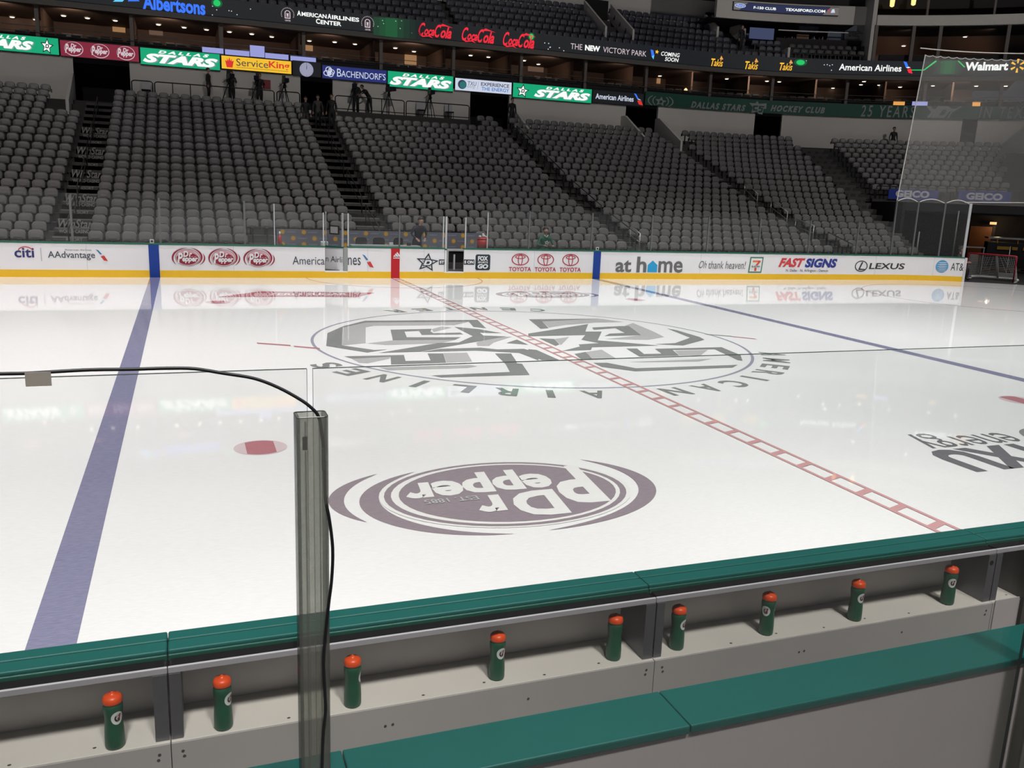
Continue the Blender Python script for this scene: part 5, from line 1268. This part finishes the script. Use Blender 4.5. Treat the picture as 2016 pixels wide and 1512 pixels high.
for ds, lab in ((-.95, 'near'), (.95, 'far')):
    for vv, k0, nm in ((vs, 1, 'first'), (vs2, 3, 'second')):
        k1 = min(k0+4, 5)
        P = [ring(vv+ds, UO+UT*k0, UZ+UR*k0-.3), ring(vv+ds, UO+UT*k1, UZ+UR*k1-.3), ring(vv+ds, UO+UT*k1, UZ+UR*k1+.75), ring(vv+ds, UO+UT*k0, UZ+UR*k0+.75)]
        e = ring(vv+ds+.13, 0, 0)-ring(vv+ds, 0, 0)
        tag(MB().add(P+[p_+e for p_ in P], [(0, 1, 2, 3), (7, 6, 5, 4)]+[(i, 4+i, 4+(i+1) % 4, (i+1) % 4) for i in range(4)]).build('parapet', WALLD), 'pale side wall of the '+nm+' upper tunnel, '+lab+' side', 'wall', 'side walls of the upper tunnels')
for vv in (vs, vs2):
    struct(MB().rbox(vv-.8, vv+.8, UO+UT*5, UO+UT*5.2, UZ+.8, UZ+UR*5+.9), 'tunnel_mouth', DARK, 'dark mouth of an upper tunnel')
# club level at the corner: fascia with a blue sign, counter, seats
fs0, fs1 = s_of(7.5, 22), s_of(26.6, 22)
struct(MB().rbox(fs0, fs1, 22.0, 22.3, 14.72, 15.85), 'trim_2', WALLD, 'grey fascia above the club level')
struct(MB().rbox(fs0, fs1, 25.4, 25.6, 11.8, 15.0), 'wall_club', SDK, 'dark back wall of the club level'); struct(MB().rbox(fs0, fs1, 22.2, 25.6, 14.72, 14.85), 'ceiling_club', SDK, 'dark ceiling of the club level')
struct(MB().rbox(fs0, s_of(27, 22), 20.4, 25.5, 11.9, 12.2), 'club_floor', SDK, 'dark floor of the club level')
struct(MB().rbox(fs0-3, s_of(48, 23), 22.6, 22.9, 15.85, 19), 'wall_top', SDK, 'dark boxes above the club level')
s0, z1 = on_ring(1443, 8, 21.95); s1, _ = on_ring(1652, 11, 21.95); z0 = on_ring(1550, 27.5, 21.95)[1]; z1 = on_ring(1550, 10, 21.95)[1]
t = thing('lit_sign', ring((s0+s1)/2, 21.95, z0), 'dark blue lit sign with white words and an oval badge above the club counter', 'sign')
MB().rbox(s0, s1, 21.9, 22.0, z0, z1).build('sign_case', FRM, t)
MB().rbox(s0+.02, s1-.02, 21.885, 21.9, z0+.03, z1-.03).build('lit_face', glow('lit_deep_blue', rgb(28, 38, 74)), t)
L = Logo().p(glow('lit_grey', rgb(105, 100, 98)), [(.005, .06), (.06, .06), (.14, .94), (.005, .94)]).p(glow('lit_grey', rgb(105, 100, 98)), [(.85, .06), (.995, .06), (.995, .94), (.92, .94)])
L.p(EPL, ell(.066, .54, .053, .24, 28)).p(glow('lit_badge', rgb(90, 120, 200)), ell(.066, .54, .047, .19, 28)).t(EPL, 'Ford', (.034, .42, .098, .68), .0, .2)
L.t(EW, 'F-150 CLUB', (.195, .30, .41, .60), .03).t(EW, 'TEXASFORD.COM', (.50, .30, .87, .62), .03).p(ERD, [(.885, .66), (.92, .40), (.905, .68)]).p(EPL, [(.92, .30), (.96, .34), (.95, .74), (.93, .70)])
L.on('lettering', ringmap(s0, s1, z0, z1, 21.88, .004), t)
panel_px(1477, 1517, 40, 52, 25.3, glow('lamp_tube', rgb(215, 215, 235), 1.1), 'strip_lamp', 'bright strip lamp over the club counter', 'lamp')
panel_px(1477, 1523, 55, 77, 22.1, glow('lit_dim_blue', rgb(52, 62, 92)), 'blue_screen', 'dim blue screen at the club counter under the strip lamp', 'screen')
s0, z = on_ring(1532, 58, 22.4); s1 = on_ring(1704, 58, 22.4)[0]
t = thing('club_counter', ring(s0, 22.4, 12.2), 'dark club counter with a thin pale rail and clutter', 'counter')
MB().rbox(s0, s1, 22.4, 22.9, 12.2, z-.5).build('counter_body', SDK, t); MB().rbox(s0, s1, 22.35, 22.42, z-.06, z).build('rail', ALU, t)
for x0, x1, y0, y1, mm, nm, lab, cat in ((1570, 1592, 68, 90, mat('carton_tan', rgb(120, 92, 66), .7, noise=.06), 'carton', 'tan carton on the club counter', 'box'), (1632, 1661, 60, 80, mat('print_blue_grey', rgb(88, 96, 120), .6, noise=.25, scale=9), 'poster', 'blue grey poster on the club wall', 'poster'), (1665, 1700, 61, 80, mat('print_white', rgb(150, 150, 152), .6, noise=.06), 'poster', 'pale poster with dark words on the club wall', 'poster'),
      (1575, 1612, 48, 64, mat('awning_lilac', rgb(84, 82, 104), .7, noise=.1), 'folded_banner', 'lilac folded banner above the tan carton', 'banner')):
    o = panel_px(x0, x1, y0, y1, 23.0, mm, nm, lab, cat, None, .25)
pt = [o for o in COL.objects if o.name.startswith('poster')][-1]
BK2 = mat('poster_ink', rgb(58, 58, 62), .6, noise=.05)
Logo().t(BK2, 'THE BEST', (.05, .55, .95, 1), .03).t(BK2, 'IN TEXAS', (.1, 0, .85, .45), .03).on('lettering', pxring(1668, 1696, 63.5, 72.5, 22.98), pt)
random.seed(5)
for i in range(26):
    px = random.uniform(1536, 1565) if i < 12 else random.uniform(1590, 1632); s, z = on_ring(px, 80, 22.7)
    hgt = random.uniform(.15, .32)
    tag(MB().lathe([(.035, 0), (.04, .02), (.04, hgt*.6), (.015, hgt*.8), (.015, hgt)], ring(s, 22.7, z-.05), 8).build('bottle', K('bar_bottle_%d' % (i % 3), *((70, 70, 74), (150, 150, 150), (90, 74, 60))[i % 3])), 'small bottle on the club counter before the tan carton' if i < 12 else 'small bottle on the club counter past the tan carton', 'bottle', 'bottles on the club counter before the carton' if i < 12 else 'bottles on the club counter past the carton')
# black club seats below the counter
rows = []
for k in range(2):
    o_ = 20.7+.8*k; s = s_of(17.3, o_)
    while s < s_of(26.4, o_): rows.append((ring(s, o_, 12.05+.42*k), -(s-CX)/(CRAD+o_))); s += .52
mass(rows, pu, 'club_seats', [mat('club_seat_black', rgb(26, 26, 30), .5, noise=.1), IRON], 'black club seats below the counter')
q = radial(16.3, 20.42, 22.15, 12.0, 12.9); tag(q.build('parapet', WALLD), 'pale sloping wall before the black club seats', 'wall')
q = radial(26.6, 20.42, 25, 11.9, 14.6, .2); tag(q.build('parapet', WALLD), 'pale wall past the black club seats', 'wall')
# end boxes: concrete band, windows over and under it
struct(MB().rbox(s_of(27, 20.5), s_of(48, 20.5), 20.5, 20.8, 14.45, 15.06), 'trim_3', WALLD, 'pale concrete band of the end boxes')
struct(MB().rbox(s_of(27, 24), s_of(48, 24), 24.0, 24.2, 11.6, 19), 'wall_end', BROWN, 'brown back wall of the end boxes'); struct(MB().rbox(s_of(27, 22), s_of(48, 22), 20.8, 24, 14.4, 14.5), 'ceiling_end', SDK, 'dark ceiling of the end boxes'); struct(MB().rbox(s_of(27, 22), s_of(48, 22), 20.35, 24, 12.0, 12.26), 'end_floor', SDK, 'dark floor of the end boxes')
struct(radial(26.7, 20.4, 24, 14.45, 17.5, .25), 'wall_tower', WALLD, 'pale corner wall by the end boxes')
for i, px in enumerate((1723, 1797, 1850, 1984)):
    s = on_ring(px, 80, 20.6)[0]; struct(MB().rbox(s-.1, s+.1, 20.5, 20.75, 12.2, 14.45), 'column.%03d' % (20+i), BRN2, 'grey column of the end boxes')
for i, px in enumerate((1826, 1958)):
    s = on_ring(px, 20, 20.6)[0]; struct(MB().rbox(s-.06, s+.06, 20.5, 20.7, 15.0, 18.5), 'column.%03d' % (30+i), BRN2, 'slim mullion above the concrete band')
s = on_ring(1750, 80, 22)[0]
MBX = MB().rbox(s_of(27, 22), s_of(48, 22), 20.9, 21.2, 12.26, 12.75); tag(MBX.build('box_counter', SDK), 'dark counter along the front of the end boxes', 'counter')
for px, py, lab in ((1757, 4, 'larger yellow pendant lamp above the concrete band'), (1799, 1, 'smaller yellow pendant lamp above the concrete band')):
    s, z = on_ring(px, py, 21.6)
    t = thing('pendant_lamp', ring(s, 21.6, z), lab, 'lamp')
    MB().lathe([(.05, -.3), (.13, -.25), (.15, .1), (.08, .3)], ring(s, 21.6, z), 14).build('lamp_shade', glow('lamp_gold', (1, .62, .2, 1), 1.8), t, smooth=True); MB().tube([ring(s, 21.6, z+.3), ring(s, 21.6, z+1.5)], .01, 5).build('cord', BLACKM, t)
for px, py, lab in ((1900, 72, 'round ceiling lamp in the end boxes'), (1779, 90, 'low round lamp in the end boxes')):
    s, z = on_ring(px, py, 22.4); o = dup(lamp0); o.location = ring(s, 22.4, z); o['label'] = lab; o['category'] = 'lamp'
for px in (1770, 1930):
    s = on_ring(px, 80, 22.3)[0]; a_, b_ = ring(s, 21.4, 14.3), ring(s, 24, 12.6); spot(a_.x, a_.y, a_.z, b_.x, b_.y, b_.z, 40, 120, .8, (1, .7, .5), .1)
# ================================================================ people
SKIN = mat('skin', rgb(176, 136, 120), .55, noise=.04); HAIR = mat('hair_dark', rgb(42, 32, 28), .6, noise=.1); SHOE = mat('shoe_black', rgb(24, 24, 26), .5, noise=.05)
EYEM = mat('eye_dark', rgb(30, 26, 26), .3, noise=.02)
def person(loc, rz, label, shirt, pants, pose='stand', hairm=HAIR, hold=None, scale=1.0):
    """one continuous skinned body; joints in metres, facing -y"""
    t = thing('person', loc, label, 'person', rz=rz)
    J, E, Rd, Z = [], [], [], []
    def v(p, r, tag_, par=None):
        J.append(Vector(p)*scale); Rd.append(r*scale); Z.append(tag_)
        if par is not None: E.append((par, len(J)-1))
        return len(J)-1
    lean = {'stand': 0.0, 'lean': .42, 'bend': .75, 'sit': .12, 'work': .10}[pose]
    hip = .50 if pose == 'sit' else (.92 if pose != 'bend' else .88)
    def up(h, dx=0, dy=0):       # a point h above the hips on the leaning trunk
        return (dx, dy-math.sin(lean)*h, hip+math.cos(lean)*h)
    pel = v((0, 0, hip), .125, 'p')
    bel = v(up(.14), .128, 's', pel); wai = v(up(.27), .135, 's', bel); che = v(up(.40), .15, 's', wai)
    nb_ = v(up(.53), .07, 's', che); nk = v(up(.585), .05, 'k', nb_)
    jaw = v(up(.65, 0, -.02), .066, 'k', nk); hd = v(up(.72, 0, -.015), .088, 'k', jaw); crn = v(up(.79, 0, 0), .072, 'k', hd)
    nose = v(up(.70, 0, -.105), .012, 'k', hd)
    for sg in (-1, 1):
        ear = v(up(.71, sg*.088, .01), .014, 'k', hd)
        sh = v(up(.47, sg*.18), .068, 's', che)
        if pose == 'stand': el, wr = up(.20, sg*.25, .02), up(-.04, sg*.26, -.05)
        elif pose == 'work': el, wr = up(.24, sg*.25, -.08), up(.32, sg*.16, -.33)
        elif pose == 'lean': el, wr = up(.24, sg*.27, -.06), up(.10, sg*.16, -.26)
        elif pose == 'bend': el, wr = up(.30, sg*.22, -.26), up(.20, sg*.16, -.48)
        else: el, wr = up(.22, sg*.29, -.10), up(.22, sg*.17, -.36)
        e = v(el, .046, 's', sh); w = v(wr, .030, 's', e)
        d = (Vector(wr)-Vector(el)).normalized(); sd = Vector((1, 0, 0)); 
        pm = v(Vector(wr)+d*.06, .030, 'k', w)
        for q in range(4):
            kn = v(Vector(wr)+d*.095+sd*(-.027+.018*q), .010, 'k', pm)
            v(Vector(wr)+d*(.135+(.012, .02, .014, 0)[q])+sd*(-.028+.0185*q)+Vector((0, -.008, -.012)), .0085, 'k', kn)
        th = v(Vector(wr)+d*.05+sd*(-sg*.045)+Vector((0, -.015, 0)), .010, 'k', pm); v(Vector(wr)+d*.085+sd*(-sg*.052)+Vector((0, -.022, 0)), .009, 'k', th)
        hp = v((sg*.095, 0, hip-.05), .098, 'p', pel)
        if pose == 'sit':
            kn = v((sg*.13, -.42, hip-.02), .066, 'p', hp); an = v((sg*.13, -.42, .09), .045, 'p', kn)
            v((sg*.13, -.55, .045), .04, 'f', an)
        else:
            st = .04*sg
            kn = v((sg*.105, -.02+st, hip*.54), .064, 'p', hp); cf = v((sg*.108, .01+st, hip*.36), .056, 'p', kn); an = v((sg*.11, .02+st, .09), .043, 'p', cf)
            v((sg*.12, -.12+st, .04), .040, 'f', an)
    me = bpy.data.meshes.new('body'); me.from_pydata([tuple(p) for p in J], E, [])
    o = bpy.data.objects.new('tmp_body', me); COL.objects.link(o)
    sm = o.modifiers.new('skin', 'SKIN')
    for i, sv in enumerate(me.skin_vertices[0].data): sv.radius = (Rd[i], Rd[i]*(.8 if Z[i] == 's' else 1)); sv.use_root = (i == 0)
    ss = o.modifiers.new('sub', 'SUBSURF'); ss.levels = 1; ss.render_levels = 1
    dg = bpy.context.evaluated_depsgraph_get(); dg.update()
    em = bpy.data.meshes.new_from_object(o.evaluated_get(dg)); bpy.data.objects.remove(o)
    em.name = 'body'; em.materials.clear()
    for mm in (shirt, pants, SKIN, SHOE): em.materials.append(mm)
    idx = {'s': 0, 'p': 1, 'k': 2, 'f': 3}
    segs = [(J[a], J[b], idx[Z[b]] if Z[b] != 'p' or Z[a] != 's' else 1, Rd[b]) for a, b in E]
    for pl in em.polygons:
        c = pl.center; best = None
        for a, b, k, r in segs:
            ab = b-a; f = max(0, min(1, (c-a).dot(ab)/max(ab.length_squared, 1e-9))); d = (a+ab*f-c).length-r*.5
            if best is None or d < best[0]: best = (d, k)
        pl.material_index = best[1]; pl.use_smooth = True
    b = bpy.data.objects.new('body', em); COL.objects.link(b); b.parent = t
    # hair cap and eyes
    hc = Vector(up(.745, 0, .012))*scale; L0 = parent_loc(t); m = MB(); V, F = [], []
    for i in range(7):
        ph = PI*.62*i/6
        for j in range(16):
            a = 2*PI*j/16; front = max(0, -math.sin(a)); p_ = ph*(1-.42*front)
            V.append(L0+hc+Vector((.098*math.sin(p_)*math.cos(a), .108*math.sin(p_)*math.sin(a), .105*math.cos(p_)))*scale)
    for i in range(6):
        for j in range(16): F.append((i*16+j, (i+1)*16+j, (i+1)*16+(j+1) % 16, i*16+(j+1) % 16))
    m.add(V, F).build('hair', hairm, t, smooth=True)
    for sg in (-1, 1):
        c = Vector(up(.725, sg*.034, -.092))*scale+L0
        MB().lathe([(.003, -.008), (.010, -.004), (.010, .004), (.003, .008)], c, 8).build('eye', EYEM, t)
    mo = MB().box(-.024, .024, -.006, .006, -.004, .004); c = Vector(up(.658, 0, -.085))*scale+L0; mo.v = [p+c for p in mo.v]; mo.build('mouth', mat('lip', rgb(150, 84, 78), .5, noise=.03), t)
    return t
COATB = mat('coat_black', rgb(26, 26, 30), .7, noise=.08); COATN = mat('coat_navy', rgb(36, 36, 50), .7, noise=.08); PANTB = mat('trousers_black', rgb(28, 27, 30), .7, noise=.08); PANTG = mat('trousers_grey', rgb(70, 66, 64), .7, noise=.08)
JERS = mat('jersey_green', rgb(22, 92, 66), .6, noise=.06); GREYSH = mat('shirt_grey', rgb(66, 62, 62), .7, noise=.08)
# man leaning in the penalty box
P = on_y(818, 455, 27.15); MAN = person((P.x, 26.95, .22), 0.18, 'person in a dark jacket leaning forward inside the penalty box', COATN, PANTB, 'lean', scale=1.12)
# fan in the green jersey in the front row
P = on_y(1073, 466, 27.2)
fan = person((P.x, 27.25, .34), 0.0, 'person in a green jersey with white trim sitting in the front row', JERS, PANTB, 'sit', scale=1.14)
WTR = mat('jersey_white', rgb(215, 218, 214), .6, noise=.03)
b = parent_loc(fan)
MB().tube([b+Vector((-.085, -.15, 1.21)), b+Vector((0, -.235, 1.13)), b+Vector((.085, -.15, 1.21))], .014, 6).build('collar', WTR, fan)
Logo().p(WTR, star(.5, .46, .56, .45)).p(JERS, star(.5, .46, .22, .6)).on('chest_star', lambda u, v, k: b+Vector((-.10+.20*u, -.262-.004*k, .84+.18*v)), fan)
# three people at the head of the centre stairs
k = 18; zf = tread(18)+.13
for px, lab, sh, rz in ((600, 'person in dark clothes holding a pale cup at the head of the centre stairs', COATB, .2), (624, 'person in dark clothes standing in the middle at the head of the centre stairs', GREYSH, -.1), (651, 'person in a long black coat standing at the head of the centre stairs', COATB, -.3)):
    s = on_ring(px, 200, 17.0)[0]; kk = 18; f_ = person(ring(s, OFF0-.1+TR*kk, tread(kk)+(0 if abs(s+.1) > .75 else .13)), rz, lab, sh, PANTB if px > 610 else PANTG, 'stand', scale=1.0 if px > 630 else .95)
    if px == 600:
        b = parent_loc(f_); tag(MB().lathe([(.05, 0), (.065, .15)], b+Vector((.2, -.14, .86)), 12).build('cup', mat('cup_white', rgb(205, 205, 205), .5, noise=.03)), 'pale cup held by the person at the head of the stairs', 'cup')
# broadcast cameras and operators on the platforms
CAMB = mat('camera_black', rgb(30, 30, 33), .45, .2, noise=.1); LENSM = mat('lens_glass', rgb(40, 44, 60), .1, .3, noise=.03)
def make_camera():
    t = thing('broadcast_camera', (0, 0, 0), 'x', 'camera')
    for i in range(3):
        a = -PI/2+2*PI*i/3+.5
        MB().tube([(.06*math.cos(a), .06*math.sin(a), 1.02), (.26*math.cos(a), .26*math.sin(a), .5), (.42*math.cos(a), .42*math.sin(a), .0)], [.028, .024, .018], 8).build('leg', CAMB, t, smooth=True)
    MB().lathe([(.07, 1.0), (.09, 1.05), (.09, 1.12), (.06, 1.2), (.06, 1.24)], n=16).build('tripod_head', CAMB, t, smooth=True)
    MB().box(-.09, .09, -.22, .24, 1.24, 1.48).build('camera_body', CAMB, t, bevel=.015)
    MB().box(-.13, .13, -.60, -.22, 1.25, 1.47).build('lens_box', CAMB, t, bevel=.02)
    MB().box(-.11, .11, -.605, -.60, 1.27, 1.45).build('lens_front', LENSM, t)
    MB().box(-.08, .08, .05, .22, 1.48, 1.66).build('viewfinder', CAMB, t, bevel=.01)
    for sg in (-1, 1): MB().tube([(sg*.09, .1, 1.22), (sg*.2, .35, 1.12), (sg*.22, .5, 1.1)], .014, 8).build('pan_handle', CAMB, t, smooth=True)
    return t
cam0 = make_camera()
CM = [(452, 'second emerald sign edge'), (507, 'middle of the yellow sign'), (560, 'end of the yellow sign'), (698, 'navy sign name'), (765, 'start of the third emerald sign'), (846, 'end of the third emerald sign')]
for i, (px, nm) in enumerate(CM):
    o = cam0 if i == 0 else dup(cam0)
    s = on_ring(px, 190, 19.5)[0]; o.location = ring(s, 19.42, 7.02); o.rotation_euler.z = (.2, -.15, .1, -.2, .3, 0)[i]
    o['label'] = 'black broadcast camera on a tripod under the '+nm; o['category'] = 'camera'; o['group'] = 'cameras on the platforms'
for px, lab, pose, rz in ((411, 'person in a dark jacket standing alone on the platform under the second emerald sign', 'stand', 1.2), (457, 'camera operator in dark clothes under the emerald sign edge', 'work', 0), (512, 'camera operator in dark clothes under the middle of the yellow sign', 'work', .1), (726, 'person in dark clothes bending over on the platform under the navy sign', 'bend', -1.2), (702, 'camera operator in dark clothes under the navy sign name', 'work', .1)):
    s = on_ring(px, 190, 20.0)[0]; person(ring(s, 20.2 if pose == 'work' else 19.75, 7.02), rz, lab, COATB, PANTB if px != 411 else PANTG, pose)
for px, y, off, z0, lab in ((1008, 225, 19.0, None, 'person in black standing at the tunnel by the pale sign'), (1462, 50, 22.6, 12.75, 'person in black standing in the upper tunnel before the blue club sign')):
    s, z = on_ring(px, y, off); person(ring(s, off, (tread(20)+.25) if z0 is None else z0), .2, lab, COATB, PANTB, 'stand')
s, z = on_ring(1888, 490, 1.3); person(ring(s, 1.3, .0), .6, 'person in dark clothes crouched over gear behind the corner glass', COATB, PANTB, 'sit', scale=1.12)
s, z = on_ring(1777, 265, 18.9); person(ring(s, 19.6, tread(20)), -.3, 'person in dark clothes standing behind the top row near the netting edge', COATB, PANTB, 'stand')

# ================================================================ penalty box furnishings
BKD = mat('backdrop_grey', rgb(104, 106, 118), .6, noise=.05); SUN = mat('backdrop_sun', rgb(206, 158, 60), .6, noise=.05); BKT = mat('backdrop_print', rgb(150, 152, 170), .6, noise=.04)
t = thing('backdrop_panel', (0, 27.9, .3), 'grey backdrop along the penalty box printed with yellow suns', 'backdrop')
MB().box(-3.8, 3.95, 27.9, 27.94, .25, 1.52).build('panel_face', BKD, t)
sunl = Logo()
def sun(L, x, z):
    X = lambda u: (x+3.8)/7.75+u/7.75; Zv = lambda w: (z-.25)/1.27+w/1.27
    L.p(SUN, [(X(a), Zv(b)) for a, b in ell(0, 0, .075, .075, 16)])
    for i in range(10):
        a = 2*PI*i/10; L.p(SUN, [(X(.085*math.cos(a-.12)), Zv(.085*math.sin(a-.12))), (X(.12*math.cos(a)), Zv(.12*math.sin(a))), (X(.085*math.cos(a+.12)), Zv(.085*math.sin(a+.12)))])
    L.t(BKT, 'SUNNY', (X(.16), Zv(-.025), X(.48), Zv(.025)), .02)
for r_ in range(4):
    x = -3.6+(.37 if r_ % 2 else 0)
    while x < 3.45: sun(sunl, x, 1.42-.215*r_); x += .74
sunl.on('sun_print', lambda u, v, k: Vector((-3.8+7.75*u, 27.9-.004, .25+1.27*v)), t)
struct(MB().box(-4.3, 3.9, 26.05, 27.9, .0, .22), 'box_floor', mat('box_floor_black', rgb(40, 40, 42), .8, noise=.15), 'dark floor of the penalty box')
CHB = mat('chair_black', rgb(26, 26, 28), .5, noise=.08)
def box_chair():
    t = thing('office_chair', (0, 0, 0), 'x', 'chair')
    panel(MB(), .40, .42, .62, 1.12, .20, .05, .12, .03, k=0).build('backrest', CHB, t); MB().box(-.22, .22, -.22, .2, .44, .50).build('seat', CHB, t, bevel=.02)
    MB().tube([(0, 0, .1), (0, 0, .45)], .03, 8).build('column', CHB, t)
    for i in range(5): a = 2*PI*i/5; MB().tube([(0, 0, .1), (.26*math.cos(a), .26*math.sin(a), .05)], .022, 6).build('foot', CHB, t)
    return t
c0 = box_chair()
for i, (px, lab) in enumerate(((706, 'first'), (748, 'second'), (778, 'third'))):
    p = on_y(px, 485, 27.1); o = c0 if i == 0 else dup(c0)
    o.location = (p.x, 27.08+.1*i, .22); o.rotation_euler.z = PI+(.2, -.3, .5)[i]; o['label'] = f'black chair in the penalty box, {lab} one past the lettered gate'; o['category'] = 'chair'; o['group'] = 'chairs in the penalty box'
t = thing('score_table', (-.9, 26.4, .22), 'white topped scorer table just behind the middle board', 'table')
MB().box(-1.45, 1.0, 26.28, 26.8, 1.05, 1.10).build('table_top', STEELW, t)
for x in (-1.4, .95):
    for y in (26.33, 26.75): MB().box(x-.02, x+.02, y-.02, y+.02, .22, 1.05).build('leg', ALU, t)
for x, lab in ((-.02, 'small white note card on the scorer table'), (.62, 'small black device on the scorer table')):
    tag(MB().box(x-.07, x+.07, 26.45, 26.55, 1.10, 1.20).build('table_box', STEELW if x < .3 else CHB, bevel=.01), lab, 'device')
p = on_y(951, 478, 26.7)
t = thing('drink_cooler', (p.x, 26.75, 1.0), 'red drink cooler with white towels on top past the dark gate', 'cooler')
RC = mat('cooler_red', rgb(196, 52, 48), .45, noise=.06)
MB().lathe([(.17, .99), (.20, 1.0), (.21, 1.25), (.2, 1.36)], (p.x, 26.75, 0), 20).build('cooler_body', RC, t, smooth=True); MB().lathe([(.21, 1.36), (.21, 1.40), (.15, 1.42)], (p.x, 26.75, 0), 20).build('lid', RC, t, smooth=True)
tw = MB()
for i, (dx, dz, r_) in enumerate(((-.12, 1.46, .06), (.02, 1.48, .07), (.12, 1.45, .055), (.0, 1.54, .05))): tw.lathe([(r_*.3, -r_*.6), (r_, -.01), (r_*.9, r_*.4), (r_*.3, r_*.65)], (p.x+dx, 26.72, dz), 10)
tag(tw.build('towels', WTR, smooth=True), 'crumpled white towels on the red cooler', 'towels')
tag(MB().box(p.x-.3, p.x+.3, 26.55, 26.95, .22, .99).build('cooler_stand', ALU, bevel=.01), 'grey stand carrying the red drink cooler', 'stand')
p = on_y(551, 475, 26.5)
t = thing('fire_bottle', (p.x, 26.5, 1.0), 'red bottle with white top at the bank-side end of the penalty box', 'bottle')
MB().lathe([(.055, 1.08), (.06, 1.1), (.06, 1.34), (.03, 1.38)], (p.x, 26.5, 0), 14).build('bottle_body', RC, t, smooth=True); MB().lathe([(.03, 1.38), (.035, 1.44), (.02, 1.5)], (p.x, 26.5, 0), 12).build('bottle_cap', WTR, t, smooth=True)
tag(MB().box(p.x-.1, p.x+.1, 26.4, 26.62, .22, 1.08).build('bottle_stand', ALU), 'grey post under the red bottle in the penalty box', 'stand')
p = on_y(640, 478, 27.3)
tag(MB().box(p.x-.16, p.x+.1, 27.2, 27.4, .25, 1.15).build('towel_stack', WTR, bevel=.03), 'pale cloth heap behind the lettered gate', 'cloth')
# two chairs on the platforms, pale bins against the wall
for px, y, lab in ((287, 160, 'grey machine standing on the platform under the maroon sign end'), (1018-190, 215, 'low grey seat on the platform under the third emerald sign'), (884, 208, 'grey backed chair on the platform at its far end')):
    s = on_ring(px, y, 19.9)[0]; t = thing('platform_chair', ring(s, 19.9, 7.02), lab, 'chair')
    MB().rbox(s-.22, s+.22, 20.0, 20.06, 7.45, 7.95).build('backrest', GREYW, t); MB().rbox(s-.22, s+.22, 19.6, 20.0, 7.42, 7.48).build('seat', CHB, t)
    for d in (-.2, .18):
        for o_ in (19.62, 19.98): MB().rbox(s+d, s+d+.025, o_, o_+.025, 7.02, 7.42).build('leg', CHB, t)
s, z = on_ring(525, 165, 20.3); tag(MB().rbox(s-.2, s+.2, 20.28, 20.34, z-.25, z+.2).build('wall_notice', mat('notice_red', rgb(150, 50, 60), .6, noise=.05)), 'red notice on the wall under the yellow sign', 'notice')

t = thing('penalty_bench', (2.2, 26.95, .22), 'low pale-edged bench inside the penalty box behind the dark gate', 'bench')
MB().box(1.95, 2.95, 26.9, 27.3, .90, .96).build('bench_top', STEELW, t); MB().box(1.95, 2.95, 26.98, 27.25, .22, .90).build('bench_base', CHB, t)
MB().box(2.32, 2.38, 26.6, 26.66, .22, .80).build('bench_post', STEELW, t)
# ================================================================ the 300 nearest seats, each on its own
seat0 = make_seat()
for i, a in enumerate(NEAR):
    o = seat0 if i == 0 else dup(seat0)
    o.location = a[5]; o.rotation_euler.z = a[6]
    o['label'] = seat_label(a[1], a[2], a[3]); o['category'] = 'seat'; o['group'] = GRP[a[1]]
